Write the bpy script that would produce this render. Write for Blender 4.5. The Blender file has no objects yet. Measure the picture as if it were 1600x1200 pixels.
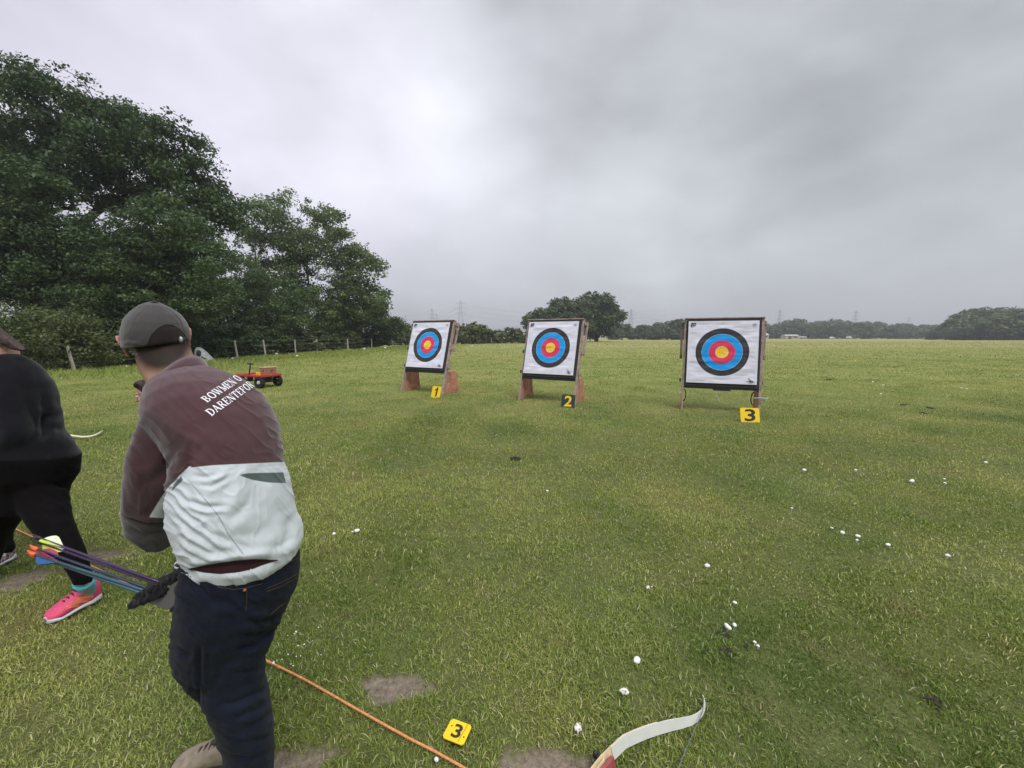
import bpy, math, random
import numpy as np
from mathutils import Vector, Matrix
from mathutils.bvhtree import BVHTree

SC = bpy.context.scene
COL = SC.collection
# ------------------------------------------------------------------ camera
F_PX = 601.0                       # focal length for a 1600 px wide picture
PITCH = math.atan(74 / F_PX)       # looking slightly down
CAM_H = 1.55
cam_d = bpy.data.cameras.new("camera"); cam = bpy.data.objects.new("camera", cam_d); COL.objects.link(cam)
cam.location = (0, 0, CAM_H); cam.rotation_euler = (math.pi / 2 - PITCH, 0, 0)
cam_d.sensor_width = 36; cam_d.lens = 36 * F_PX / 1600; cam_d.clip_start = 0.05; cam_d.clip_end = 20000
SC.camera = cam
CP, SP = math.cos(PITCH), math.sin(PITCH)

def ray(px, py):
    dx = (px - 800) / F_PX; dv = -(py - 600) / F_PX
    return np.array([dx, CP + dv * SP, -SP + dv * CP])
def G(px, py, z=0.0):              # where a line of sight meets the ground
    d = ray(px, py); t = (z - CAM_H) / d[2]
    return np.array([0, 0, CAM_H]) + t * d
def P(px, py, Y):                  # a point on that line of sight at distance Y
    d = ray(px, py); return np.array([0, 0, CAM_H]) + d * (Y / d[1])
def proj(V):
    V = np.asarray(V, float); x = V[..., 0]; y = V[..., 1]; z = V[..., 2] - CAM_H
    zc = np.maximum(y * CP - z * SP, 1e-3); yc = y * SP + z * CP
    return np.stack([800 + F_PX * x / zc, 600 - F_PX * yc / zc], -1)

def lin(*c):
    if len(c) == 1: c = c[0]
    return tuple(((v / 255) / 12.92 if v / 255 <= .04045 else ((v / 255 + .055) / 1.055) ** 2.4) for v in c[:3]) + (1,)

# ------------------------------------------------------------------ render / world / sun
SC.render.engine = 'CYCLES'
SC.view_settings.view_transform = 'Standard'; SC.view_settings.look = 'None'
SC.view_settings.gamma = 1.0; SC.view_settings.exposure = 0.63
cy = SC.cycles
cy.use_denoising = True; cy.max_bounces = 6; cy.diffuse_bounces = 3; cy.glossy_bounces = 2
cy.transmission_bounces = 3; cy.transparent_max_bounces = 6; cy.volume_bounces = 0
cy.sample_clamp_indirect = 5; cy.caustics_reflective = False; cy.caustics_refractive = False
SC.render.use_persistent_data = False

class N:
    """small helper for node trees"""
    def __init__(s, nt): s.nt = nt; s.n = nt.nodes; s.l = nt.links
    def new(s, t, **kw):
        o = s.n.new(t)
        for k, v in kw.items(): setattr(o, k, v)
        return o
    def put(s, sock, v):
        if v is None: return
        if isinstance(v, bpy.types.NodeSocket): s.l.new(v, sock)
        else: sock.default_value = v
    def m(s, op, a, b=None, c=None, clamp=False):
        o = s.n.new('ShaderNodeMath'); o.operation = op; o.use_clamp = clamp
        s.put(o.inputs[0], a); s.put(o.inputs[1], b)
        if c is not None: s.put(o.inputs[2], c)
        return o.outputs[0]
    def v(s, op, a, b=None):
        o = s.n.new('ShaderNodeVectorMath'); o.operation = op
        s.put(o.inputs[0], a); s.put(o.inputs[1], b)
        return o.outputs['Value'] if op in ('DOT_PRODUCT', 'LENGTH', 'DISTANCE') else o.outputs[0]
    def noise(s, vec, scale, detail=3, rough=.5, dist=0.0, dim='3D'):
        o = s.n.new('ShaderNodeTexNoise'); o.noise_dimensions = dim
        if vec is not None: s.l.new(vec, o.inputs['Vector'])
        o.inputs['Scale'].default_value = scale; o.inputs['Detail'].default_value = detail
        o.inputs['Roughness'].default_value = rough; o.inputs['Distortion'].default_value = dist
        return o.outputs['Fac']
    def ramp(s, fac, stops, interp='LINEAR'):
        o = s.n.new('ShaderNodeValToRGB'); s.l.new(fac, o.inputs[0]); e = o.color_ramp.elements
        o.color_ramp.interpolation = interp
        while len(e) > 1: e.remove(e[-1])
        e[0].position = stops[0][0]; e[0].color = stops[0][1]
        for p_, c_ in stops[1:]:
            k = e.new(p_); k.color = c_
        return o.outputs[0]
    def mix(s, fac, a, b, mode='MIX'):
        o = s.n.new('ShaderNodeMix'); o.data_type = 'RGBA'; o.blend_type = mode
        s.put(o.inputs[0], fac); s.put(o.inputs[6], a); s.put(o.inputs[7], b)
        return o.outputs[2]
    def rng(s, v, a, b, c=0.0, d=1.0, smooth=True):
        o = s.n.new('ShaderNodeMapRange'); o.interpolation_type = 'SMOOTHSTEP' if smooth else 'LINEAR'
        s.put(o.inputs[0], v); o.inputs[1].default_value = a; o.inputs[2].default_value = b
        o.inputs[3].default_value = c; o.inputs[4].default_value = d
        return o.outputs[0]
    def attr(s, name): 
        o = s.n.new('ShaderNodeAttribute'); o.attribute_name = name; return o
    def bump(s, h, strength=.3, dist=.01):
        o = s.n.new('ShaderNodeBump'); s.put(o.inputs['Height'], h)
        o.inputs['Strength'].default_value = strength; o.inputs['Distance'].default_value = dist
        return o.outputs[0]

world = bpy.data.worlds.new("World"); SC.world = world; world.use_nodes = True
w = N(world.node_tree); world.node_tree.nodes.clear()
SUN_EL, SUN_AZ = math.radians(58), math.radians(150)   # azimuth clockwise from +Y: behind the camera, to its right
sky = w.new('ShaderNodeTexSky', sky_type='NISHITA'); sky.sun_disc = False
sky.sun_elevation = SUN_EL; sky.sun_rotation = SUN_AZ
tc = w.new('ShaderNodeTexCoord'); D = w.v('NORMALIZE', tc.outputs['Generated'])
sep = w.new('ShaderNodeSeparateXYZ'); w.l.new(D, sep.inputs[0]); dz = sep.outputs[2]
# cloud deck seen in perspective
zz = w.m('ADD', w.m('MAXIMUM', dz, 0.0), 0.5)
comb = w.new('ShaderNodeCombineXYZ')
w.put(comb.inputs[0], w.m('DIVIDE', sep.outputs[0], zz)); w.put(comb.inputs[1], w.m('DIVIDE', sep.outputs[1], zz))
DS = w.v('MULTIPLY', D, (1.0, 1.0, 1.7)); n1 = w.noise(DS, 1.9, 4, .5, .25); n2 = w.noise(DS, 4.6, 5, .5, .25)
n3 = w.noise(comb.outputs[0], 2.4, 5, .5, .2)
val = w.m('ADD', w.m('MULTIPLY', w.m('SUBTRACT', n1, .5), .36), w.m('MULTIPLY', w.m('SUBTRACT', n2, .5), .26))
val = w.m('ADD', val, w.m('MULTIPLY', w.m('SUBTRACT', n3, .5), .16))
# broad bright and dark areas of the cloud cover: (pixel x, y, angular half-width in degrees, amount)
for bx, by, wd, am in ((500, 190, 20, .09), (610, 70, 12, .06), (330, 250, 18, .05), (680, 240, 13, .07), (780, 220, 10, .05), (120, 30, 14, .02),
                       (860, 60, 15, -.045), (600, 310, 8, -.03), (1150, 130, 15, -.045), (1500, 250, 22, -.06), (1450, 60, 16, -.03),
                       (1180, 330, 12, -.02), (900, 420, 14, -.01), (60, 330, 12, -.02), (960, 320, 8, .04)):
    d = ray(bx, by); d = d / np.linalg.norm(d)
    g = w.rng(w.v('DOT_PRODUCT', D, tuple(d)), math.cos(math.radians(wd * 1.25)), 1.0, 0, am)
    val = w.m('ADD', val, g)
base = w.rng(dz, 0.0, 0.7, .475, .43)
lum = w.m('ADD', base, val)
tint = w.ramp(w.rng(sep.outputs[0], -.75, .6, 0, 1), [(0, (1.0, .975, 1.13, 1)), (.45, (.975, .985, 1.075, 1)), (.75, (.95, .985, 1.05, 1)), (1, (.94, .99, 1.05, 1))])
lumc = w.new('ShaderNodeCombineXYZ')
for i in range(3): w.put(lumc.inputs[i], lum)
cloud = w.mix(1.0, lumc.outputs[0], tint, 'MULTIPLY')
# an overcast sky is brightest overhead
zen = w.rng(dz, .62, .95, 1.0, 2.6)
sc = w.v('MULTIPLY', cloud, (1, 1, 1)); mz = w.new('ShaderNodeVectorMath', operation='SCALE')
w.l.new(cloud, mz.inputs[0]); w.l.new(zen, mz.inputs['Scale'])
cloud_bg = w.new('ShaderNodeBackground'); w.l.new(mz.outputs[0], cloud_bg.inputs[0]); cloud_bg.inputs[1].default_value = 1.0
sky_bg = w.new('ShaderNodeBackground'); w.l.new(sky.outputs[0], sky_bg.inputs[0]); sky_bg.inputs[1].default_value = 0.1
mx = w.new('ShaderNodeMixShader'); mx.inputs[0].default_value = .96
w.l.new(sky_bg.outputs[0], mx.inputs[1]); w.l.new(cloud_bg.outputs[0], mx.inputs[2])
wo = w.new('ShaderNodeOutputWorld'); w.l.new(mx.outputs[0], wo.inputs[0])

sun_d = bpy.data.lights.new("sun", 'SUN'); sun_d.energy = 1.5; sun_d.angle = math.radians(28); sun_d.color = (1, .975, .94)
sun = bpy.data.objects.new("sun", sun_d); COL.objects.link(sun)
sd = Vector((math.sin(SUN_AZ) * math.cos(SUN_EL), math.cos(SUN_AZ) * math.cos(SUN_EL), math.sin(SUN_EL)))
sun.rotation_euler = sd.to_track_quat('Z', 'Y').to_euler()

# ------------------------------------------------------------------ helpers
def tag(o, label=None, cat=None, group=None, kind=None):
    if label: o['label'] = label
    if cat: o['category'] = cat
    if group: o['group'] = group
    if kind: o['kind'] = kind
    return o
def empty(name, loc=(0, 0, 0), rz=0.0, **kw):
    o = bpy.data.objects.new(name, None); COL.objects.link(o)
    o.location = loc; o.rotation_euler = (0, 0, rz); o.empty_display_size = .1
    return tag(o, **kw)
def mat(name, col=(.5, .5, .5, 1), rough=.7, var=.12, scale=20, bump=.0, bscale=60, bdist=.003, spec=.3, metal=0, sheen=0, coords='Object'):
    """a procedural material: base colour with noise variation and a little relief"""
    m_ = bpy.data.materials.new(name); m_.use_nodes = True; n = N(m_.node_tree)
    b = n.n['Principled BSDF']; b.inputs['Roughness'].default_value = rough
    b.inputs['Specular IOR Level'].default_value = spec; b.inputs['Metallic'].default_value = metal
    if sheen: b.inputs['Sheen Weight'].default_value = sheen
    t = n.new('ShaderNodeTexCoord').outputs[coords]
    f = n.noise(t, scale, 4, .6)
    c = tuple(col[:3])
    dk = tuple(x * (1 - var) for x in c) + (1,); lt = tuple(min(1, x * (1 + var)) for x in c) + (1,)
    n.l.new(n.ramp(f, [(.3, dk), (.7, lt)]), b.inputs['Base Color'])
    if bump: n.l.new(n.bump(n.noise(t, bscale, 3, .6), bump, bdist), b.inputs['Normal'])
    return m_

class MB:
    """collects shapes and links them as one mesh object"""
    def __init__(s): s.v = []; s.f = []; s.m = []
    def add(s, v, f, mi=0):
        o = len(s.v); s.v += [tuple(map(float, p)) for p in v]; s.f += [tuple(o + i for i in q) for q in f]; s.m += [mi] * len(f)
        return s
    def box(s, c, size, R=None, mi=0):
        h = np.array(size) / 2; q = []
        for x in (-1, 1):
            for y in (-1, 1):
                for z in (-1, 1): q.append(np.array([x, y, z]) * h)
        if R is not None: q = [np.array(R) @ p for p in q]
        q = [p + np.array(c) for p in q]
        return s.add(q, [(0, 1, 3, 2), (4, 6, 7, 5), (0, 4, 5, 1), (2, 3, 7, 6), (0, 2, 6, 4), (1, 5, 7, 3)], mi)
    def beam(s, a, b, wx, wy, up=(0, 0, 1), mi=0, tw=1.0):
        a = np.array(a, float); b = np.array(b, float); t = b - a; t /= np.linalg.norm(t)
        x = np.cross(up, t); 
        if np.linalg.norm(x) < 1e-4: x = np.cross((0, 1, 0), t)
        x /= np.linalg.norm(x); y = np.cross(t, x)
        q = []
        for p, k in ((a, 1), (b, tw)):
            for i, j in ((-1, -1), (1, -1), (1, 1), (-1, 1)): q.append(p + x * i * wx / 2 * k + y * j * wy / 2 * k)
        return s.add(q, [(3, 2, 1, 0), (4, 5, 6, 7), (0, 1, 5, 4), (1, 2, 6, 5), (2, 3, 7, 6), (3, 0, 4, 7)], mi)
    def tube(s, pts, r, n=8, mi=0, cap=True):
        pts = [np.array(p, float) for p in pts]; m_ = len(pts)
        if not hasattr(r, '__len__'): r = [r] * m_
        rings = []; ref = None
        for i, p in enumerate(pts):
            t = pts[min(i + 1, m_ - 1)] - pts[max(i - 1, 0)]; t /= (np.linalg.norm(t) + 1e-9)
            if ref is None:
                ref = np.array([0, 0, 1.0]) if abs(t[2]) < .9 else np.array([1.0, 0, 0])
            x = ref - t * ref.dot(t); x /= np.linalg.norm(x); ref = x; y = np.cross(t, x)
            rings.append([p + r[i] * (x * math.cos(k * 2 * math.pi / n) + y * math.sin(k * 2 * math.pi / n)) for k in range(n)])
        return s.loft(rings, mi, cap)
    def loft(s, rings, mi=0, cap=True):
        n = len(rings[0]); v = [p for R in rings for p in R]; f = []
        for i in range(len(rings) - 1):
            for k in range(n):
                k2 = (k + 1) % n; f.append((i * n + k, i * n + k2, (i + 1) * n + k2, (i + 1) * n + k))
        if cap: f.append(tuple(range(n))[::-1]); f.append(tuple((len(rings) - 1) * n + k for k in range(n)))
        return s.add(v, f, mi)
    def ball(s, c, r, R=None, nu=16, nv=10, mi=0):
        r = np.array(r if hasattr(r, '__len__') else (r, r, r), float); v = [np.array([0, 0, -1.0])]
        for j in range(1, nv):
            a = math.pi * j / nv - math.pi / 2
            for i in range(nu):
                b = 2 * math.pi * i / nu; v.append(np.array([math.cos(a) * math.cos(b), math.cos(a) * math.sin(b), math.sin(a)]))
        v.append(np.array([0, 0, 1.0])); f = []
        for i in range(nu):
            f.append((0, 1 + (i + 1) % nu, 1 + i)); e = 1 + (nv - 2) * nu; f.append((e + i, e + (i + 1) % nu, len(v) - 1))
            for j in range(nv - 2):
                a = 1 + j * nu; f.append((a + i, a + (i + 1) % nu, a + nu + (i + 1) % nu, a + nu + i))
        v = [p * r for p in v]
        if R is not None: v = [np.array(R) @ p for p in v]
        return s.add([p + np.array(c) for p in v], f, mi)
    def prism(s, poly, depth, origin, U, W, mi=0):
        """polygon in the plane (U, W) extruded by depth along U x W"""
        U = np.array(U, float); W = np.array(W, float); Nn = np.cross(U, W); o = np.array(origin, float); n = len(poly)
        v = [o + U * a + W * b + Nn * k for k in (0, depth) for a, b in poly]
        f = [tuple(range(n))[::-1], tuple(range(n, 2 * n))] + [(i, (i + 1) % n, n + (i + 1) % n, n + i) for i in range(n)]
        return s.add(v, f, mi)
    def build(s, name, mats, parent=None, origin=None, smooth=False, bevel=0, kind=None, label=None, cat=None, group=None):
        me = bpy.data.meshes.new(name)
        o0 = np.array(origin, float) if origin is not None else np.zeros(3)
        me.from_pydata([tuple(np.array(p) - o0) for p in s.v], [], s.f)
        if not isinstance(mats, (list, tuple)): mats = [mats]
        for m_ in mats: me.materials.append(m_)
        me.polygons.foreach_set('material_index', s.m)
        if smooth: me.polygons.foreach_set('use_smooth', [True] * len(s.f))
        me.update()
        o = bpy.data.objects.new(name, me); COL.objects.link(o)
        if parent is not None: o.parent = parent
        if origin is not None: o.location = tuple(o0)
        if bevel:
            b = o.modifiers.new('b', 'BEVEL'); b.width = bevel; b.segments = 2; b.limit_method = 'ANGLE'
        return tag(o, label, cat, group, kind)

def np_mesh(name, V, Fc, mats, parent=None, attrs=None, smooth=False, kind=None, label=None, cat=None, group=None):
    me = bpy.data.meshes.new(name); V = np.asarray(V, np.float32); Fc = np.asarray(Fc, np.int32)
    k = Fc.shape[1]; me.vertices.add(len(V)); me.vertices.foreach_set('co', V.ravel())
    me.loops.add(Fc.size); me.loops.foreach_set('vertex_index', Fc.ravel())
    me.polygons.add(len(Fc)); me.polygons.foreach_set('loop_start', np.arange(0, Fc.size, k, dtype=np.int32))
    me.polygons.foreach_set('loop_total', np.full(len(Fc), k, np.int32))
    if smooth: me.polygons.foreach_set('use_smooth', np.ones(len(Fc), bool))
    for m_ in (mats if isinstance(mats, (list, tuple)) else [mats]): me.materials.append(m_)
    for nm, a in (attrs or {}).items():
        at = me.attributes.new(nm, 'FLOAT', 'POINT'); at.data.foreach_set('value', np.asarray(a, np.float32))
    me.update(calc_edges=True)
    o = bpy.data.objects.new(name, me); COL.objects.link(o)
    if parent is not None: o.parent = parent
    return tag(o, label, cat, group, kind)
def copy_tree(o, parent=None):
    c = o.copy(); COL.objects.link(c)
    if parent is not None: c.parent = parent
    for ch in list(o.children): copy_tree(ch, c)
    return c
def vnoise(x, y, seed=0):
    """smooth value noise, numpy"""
    xi = np.floor(x).astype(np.int64); yi = np.floor(y).astype(np.int64); xf = x - xi; yf = y - yi
    def h(a, b):
        n = (a * 374761393 + b * 668265263 + seed * 1442695041) & 0x7fffffff
        n = ((n ^ (n >> 13)) * 1274126177) & 0x7fffffff
        return ((n ^ (n >> 16)) & 0xffff) / 65535.0
    u = xf * xf * (3 - 2 * xf); v = yf * yf * (3 - 2 * yf)
    return (h(xi, yi) * (1 - u) + h(xi + 1, yi) * u) * (1 - v) + (h(xi, yi + 1) * (1 - u) + h(xi + 1, yi + 1) * u) * v

# ------------------------------------------------------------------ ground, soil patches, grass
SOIL = []      # (x, y, rx, ry, rot)
for px, py, rx, ry in ((618, 1078, 46, 17), (585, 1066, 30, 10), (835, 1190, 62, 22), (480, 1188, 62, 30), (900, 1196, 30, 14), (36, 907, 32, 15), (150, 868, 44, 8), (1000, 1300, 80, 40), (340, 1290, 60, 40)):
    c = G(px, py); ex = G(px + rx, py) - c; ey = G(px, py - ry) - c
    SOIL.append((c[0], c[1], abs(ex[0]), abs(ey[1])))
def soil_mask(x, y):
    m_ = np.zeros_like(x)
    for cx, cy_, rx, ry in SOIL:
        d = np.sqrt(((x - cx) / rx) ** 2 + ((y - cy_) / ry) ** 2)
        d = d + (vnoise(x * 9, y * 9, 3) - .5) * 1.1 + (vnoise(x * 31, y * 31, 4) - .5) * .8 + (vnoise(x * 90, y * 90, 14) - .5) * .5
        m_ = np.maximum(m_, np.clip((1.25 - d) / .5, 0, 1))
    return m_

gm = bpy.data.materials.new('grass_ground'); gm.use_nodes = True; g = N(gm.node_tree); b = g.n['Principled BSDF']
pos = g.new('ShaderNodeNewGeometry').outputs['Position']
big = g.noise(pos, .12, 4, .55, .5); mid = g.noise(pos, .9, 4, .6, .3); fine = g.noise(pos, 14, 5, .7); vf = g.noise(pos, 90, 3, .7)
c1 = g.ramp(fine, [(.3, (.145, .165, .045, 1)), (.5, (.235, .25, .080, 1)), (.72, (.35, .35, .14, 1))])
c2 = g.ramp(mid, [(.3, (.70, .84, .72, 1)), (.7, (1.22, 1.12, 1.1, 1))])
c3 = g.ramp(big, [(.3, (.85, .95, .85, 1)), (.7, (1.15, 1.04, 1.12, 1))])
col = g.mix(1, g.mix(1, c1, c2, 'MULTIPLY'), c3, 'MULTIPLY')
# farther off the sward is dry and pale from seed heads
sx = g.new('ShaderNodeSeparateXYZ'); g.l.new(pos, sx.inputs[0])
yy = g.m('ADD', sx.outputs[1], g.m('MULTIPLY', g.m('SUBTRACT', big, .5), 22))
dry = g.rng(yy, 9, 75, 0, .8)
drc = g.ramp(fine, [(.25, (.24, .23, .082, 1)), (.75, (.44, .40, .18, 1))])
band = g.new('ShaderNodeMapping'); g.l.new(pos, band.inputs[0]); band.inputs['Scale'].default_value = (.012, .11, 1); band.inputs['Rotation'].default_value = (0, 0, .4)
bn = g.noise(band.outputs[0], 1.0, 3, .55)
col = g.mix(g.m('MULTIPLY', dry, g.rng(bn, .25, .65, .35, 1)), col, drc)
b.inputs['Roughness'].default_value = .95; b.inputs['Specular IOR Level'].default_value = .1
so = g.ramp(g.noise(pos, 40, 5, .7), [(.3, (.12, .095, .068, 1)), (.7, (.33, .275, .21, 1))])
# ground colour darkened between near blades for contrast; earth only in the worn patches
at = g.attr('soil').outputs['Fac']
near_dark = g.m('MULTIPLY', g.rng(sx.outputs[1], 4, 14, .8, .1), g.rng(vf, .35, .6, .5, 1))
col = g.mix(near_dark, col, (.075, .08, .034, 1))
g.l.new(g.mix(at, col, so), b.inputs['Base Color'])
hgt = g.m('ADD', g.m('MULTIPLY', vf, .5), fine)
g.l.new(g.bump(hgt, .9, .03), b.inputs['Normal'])
# the field: fine near the camera, coarse to the horizon
def axis(lo, hi, a, b_, fine_, n):
    core = np.arange(a, b_ + 1e-6, fine_); l = a - np.geomspace(.2, a - lo, n)[::-1] if a > lo else np.array([])
    r = b_ + np.geomspace(.2, hi - b_, n); return np.concatenate([l, core, r])
gx = axis(-6000, 6000, -5, 3, .035, 28); gy = axis(-2000, 9000, .6, 3.6, .035, 34)
X, Y = np.meshgrid(gx, gy); sm = soil_mask(X, Y)
Z = -sm * .012 + (vnoise(X * 6, Y * 6, 8) - .5) * .006 * (np.abs(X) < 8)
V = np.stack([X, Y, Z], -1).reshape(-1, 3); nx = len(gx)
ii, jj = np.meshgrid(np.arange(nx - 1), np.arange(len(gy) - 1)); a0 = (jj * nx + ii).ravel()
ground = np_mesh('ground', V, np.stack([a0, a0 + 1, a0 + nx + 1, a0 + nx], 1), gm, attrs={'soil': sm.ravel()}, smooth=True, kind='structure')

bm_ = bpy.data.materials.new('grass_blade'); bm_.use_nodes = True; g = N(bm_.node_tree); b = g.n['Principled BSDF']
tcol = g.ramp(g.attr('tint').outputs['Fac'], [(0, (.13, .185, .034, 1)), (.35, (.245, .305, .066, 1)), (.62, (.37, .41, .12, 1)), (.82, (.48, .46, .20, 1)), (1, (.58, .53, .34, 1))])
pos = g.new('ShaderNodeNewGeometry').outputs['Position']
c2 = g.ramp(g.noise(pos, .9, 4, .6, .3), [(.3, (.66, .84, .72, 1)), (.7, (1.25, 1.12, 1.1, 1))])
bl = g.mix(1, tcol, c2, 'MULTIPLY'); th = g.m('MULTIPLY', g.rng(g.noise(pos, 3.2, 5, .65, .4), .52, .68), .55)
g.l.new(g.mix(th, bl, (.33, .27, .13, 1)), b.inputs['Base Color'])
b.inputs['Roughness'].default_value = .55; b.inputs['Specular IOR Level'].default_value = .25
tr = g.new('ShaderNodeBsdfTranslucent'); g.l.new(tcol, tr.inputs[0])
ms = g.new('ShaderNodeMixShader'); ms.inputs[0].default_value = .3
g.l.new(b.outputs[0], ms.inputs[1]); g.l.new(tr.outputs[0], ms.inputs[2]); g.l.new(ms.outputs[0], g.n['Material Output'].inputs[0])

rs = np.random.RandomState(7)
def blades(y0, y1, dens, wid, hgt_, spread=1.62, margin=1.0, fade=False):
    A = (y1 - y0) * spread * (y0 + y1) + 2 * margin * (y1 - y0); n = int(A * dens)
    y = np.sqrt(rs.uniform(y0 ** 2, y1 ** 2, n)); x = rs.uniform(-1, 1, n) * (y * spread + margin)
    # tufts: pull the blades towards clump centres
    q = vnoise(x * 7, y * 7, 21); keepm = rs.uniform(0, 1, n) < .35 + .65 * np.clip((q - .2) * 2, 0, 1)
    keepm &= rs.uniform(0, 1, n) > soil_mask(x, y) * 1.05
    if fade: keepm &= rs.uniform(0, 1, n) < 1.15 - .8 * (y - y0) / (y1 - y0)
    x = x[keepm]; y = y[keepm]; n = len(x)
    tall = .6 + .8 * vnoise(x * 2.3, y * 2.3, 5) + .5 * vnoise(x * .6, y * .6, 6)
    flat = rs.uniform(0, 1, n) < .10
    h = hgt_ * tall * rs.uniform(.45, 1.25, n); w_ = wid * rs.uniform(.6, 1.4, n)
    a = rs.uniform(0, 2 * np.pi, n); lean = np.where(flat, rs.uniform(1.2, 1.5, n), np.abs(rs.normal(.7, .45, n)).clip(0, 1.4))
    dx, dy = np.cos(a), np.sin(a); wxy = np.stack([-dy, dx, np.zeros(n)], 1) * (w_ / 2)[:, None]
    base_ = np.stack([x, y, np.where(flat, .008, -.003)], 1)
    s1 = np.stack([dx * np.sin(lean * .6), dy * np.sin(lean * .6), np.cos(lean * .6)], 1) * (h * .55)[:, None]
    s2 = np.stack([dx * np.sin(lean * 1.2), dy * np.sin(lean * 1.2), np.cos(lean * 1.2).clip(-.2, 1)], 1) * (h * .5)[:, None]
    m1 = base_ + s1; tip = m1 + s2
    Vv = np.stack([base_ - wxy, base_ + wxy, m1 + wxy * .75, m1 - wxy * .75, tip], 1)
    t = .12 + .5 * vnoise(x * 1.3, y * 1.3, 9) + rs.normal(.05, .19, n) + .28 * np.clip(y / 55, 0, 1)
    t = np.minimum(t - .18 * np.clip((vnoise(x * .8 + 9, y * .8, 44) - .55) * 6, 0, 1), .70)
    t = np.where(flat & (rs.uniform(0, 1, n) < .3), rs.uniform(.75, 1, n), t); t = np.where(rs.uniform(0, 1, n) < .02, rs.uniform(.8, 1, n), t)
    t = np.clip(t + soil_mask(x, y) * .3, 0, 1)
    return Vv.reshape(-1, 3), np.repeat(t, 5)
parts = [blades(.85, 2.2, 27000, .0034, .023), blades(2.2, 4, 11500, .0048, .026), blades(4, 7.5, 3800, .0068, .030), blades(7.5, 14, 1050, .010, .033),
         blades(14, 28, 230, .021, .045), blades(28, 60, 38, .045, .07, fade=True), blades(60, 130, 4, .10, .12, fade=True)]
# rough long grass by the left fence
n = 26000; y = rs.uniform(14, 75, n); x = -19.0 + .06 * (y - 17) + rs.exponential(2.6, n)
qq = vnoise(x * .7, y * .7, 31); k = (qq > .42) | (rs.uniform(0, 1, n) < .2); x = x[k]; y = y[k]; n = len(x)
a = rs.uniform(0, 6.28, n); h = rs.uniform(.10, .26, n) * np.clip(1.3 - (x + 19) * .07, .4, 1.2); wv = np.stack([np.cos(a), np.sin(a), 0 * a], 1) * (.012 + .0006 * y)[:, None]
b0 = np.stack([x, y, 0 * x], 1); ln = np.stack([np.sin(a) * .3 * h, np.cos(a) * .3 * h, h * .55], 1)
Vv = np.stack([b0 - wv, b0 + wv, b0 + ln + wv * .7, b0 + ln - wv * .7, b0 + ln * 1.9], 1)
parts.append((Vv.reshape(-1, 3), np.repeat(np.clip(.3 + .3 * rs.rand(n), 0, 1), 5)))
V = np.concatenate([p[0] for p in parts]); T = np.concatenate([p[1] for p in parts]); nb = len(V) // 5
i0 = np.arange(nb) * 5
Fc = np.concatenate([np.stack([i0, i0 + 1, i0 + 2], 1), np.stack([i0, i0 + 2, i0 + 3], 1), np.stack([i0 + 3, i0 + 2, i0 + 4], 1)])
np_mesh('grass', V, Fc, bm_, attrs={'tint': T}, label='short mown green grass with dry stalks across the archery field', cat='grass', kind='stuff')
print('blades', nb)
# ------------------------------------------------------------------ trees
bark = mat('bark', (.07, .055, .042), .9, .35, 6, .6, 14, .03)
def leafmat(name, stops, trans=.3):
    m_ = bpy.data.materials.new(name); m_.use_nodes = True; n = N(m_.node_tree); b = n.n['Principled BSDF']
    c = n.ramp(n.attr('tint').outputs['Fac'], stops); n.l.new(c, b.inputs['Base Color'])
    b.inputs['Roughness'].default_value = .5; b.inputs['Specular IOR Level'].default_value = .35
    t = n.new('ShaderNodeBsdfTranslucent'); n.l.new(c, t.inputs[0]); ms = n.new('ShaderNodeMixShader'); ms.inputs[0].default_value = trans
    n.l.new(b.outputs[0], ms.inputs[1]); n.l.new(t.outputs[0], ms.inputs[2]); n.l.new(ms.outputs[0], n.n['Material Output'].inputs[0])
    return m_
oak_leaf = leafmat('oak_leaf', [(0, (.026, .052, .018, 1)), (.5, (.055, .10, .030, 1)), (1, (.12, .175, .055, 1))])
ash_leaf = leafmat('ash_leaf', [(0, (.055, .09, .026, 1)), (.5, (.10, .155, .042, 1)), (1, (.17, .24, .07, 1))])
bush_leaf = leafmat('bush_leaf', [(0, (.045, .07, .022, 1)), (.5, (.10, .13, .038, 1)), (1, (.20, .22, .08, 1))])
far_leaf = leafmat('far_leaf', [(0, (.045, .07, .028, 1)), (.5, (.085, .12, .042, 1)), (1, (.15, .19, .07, 1))])

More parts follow.
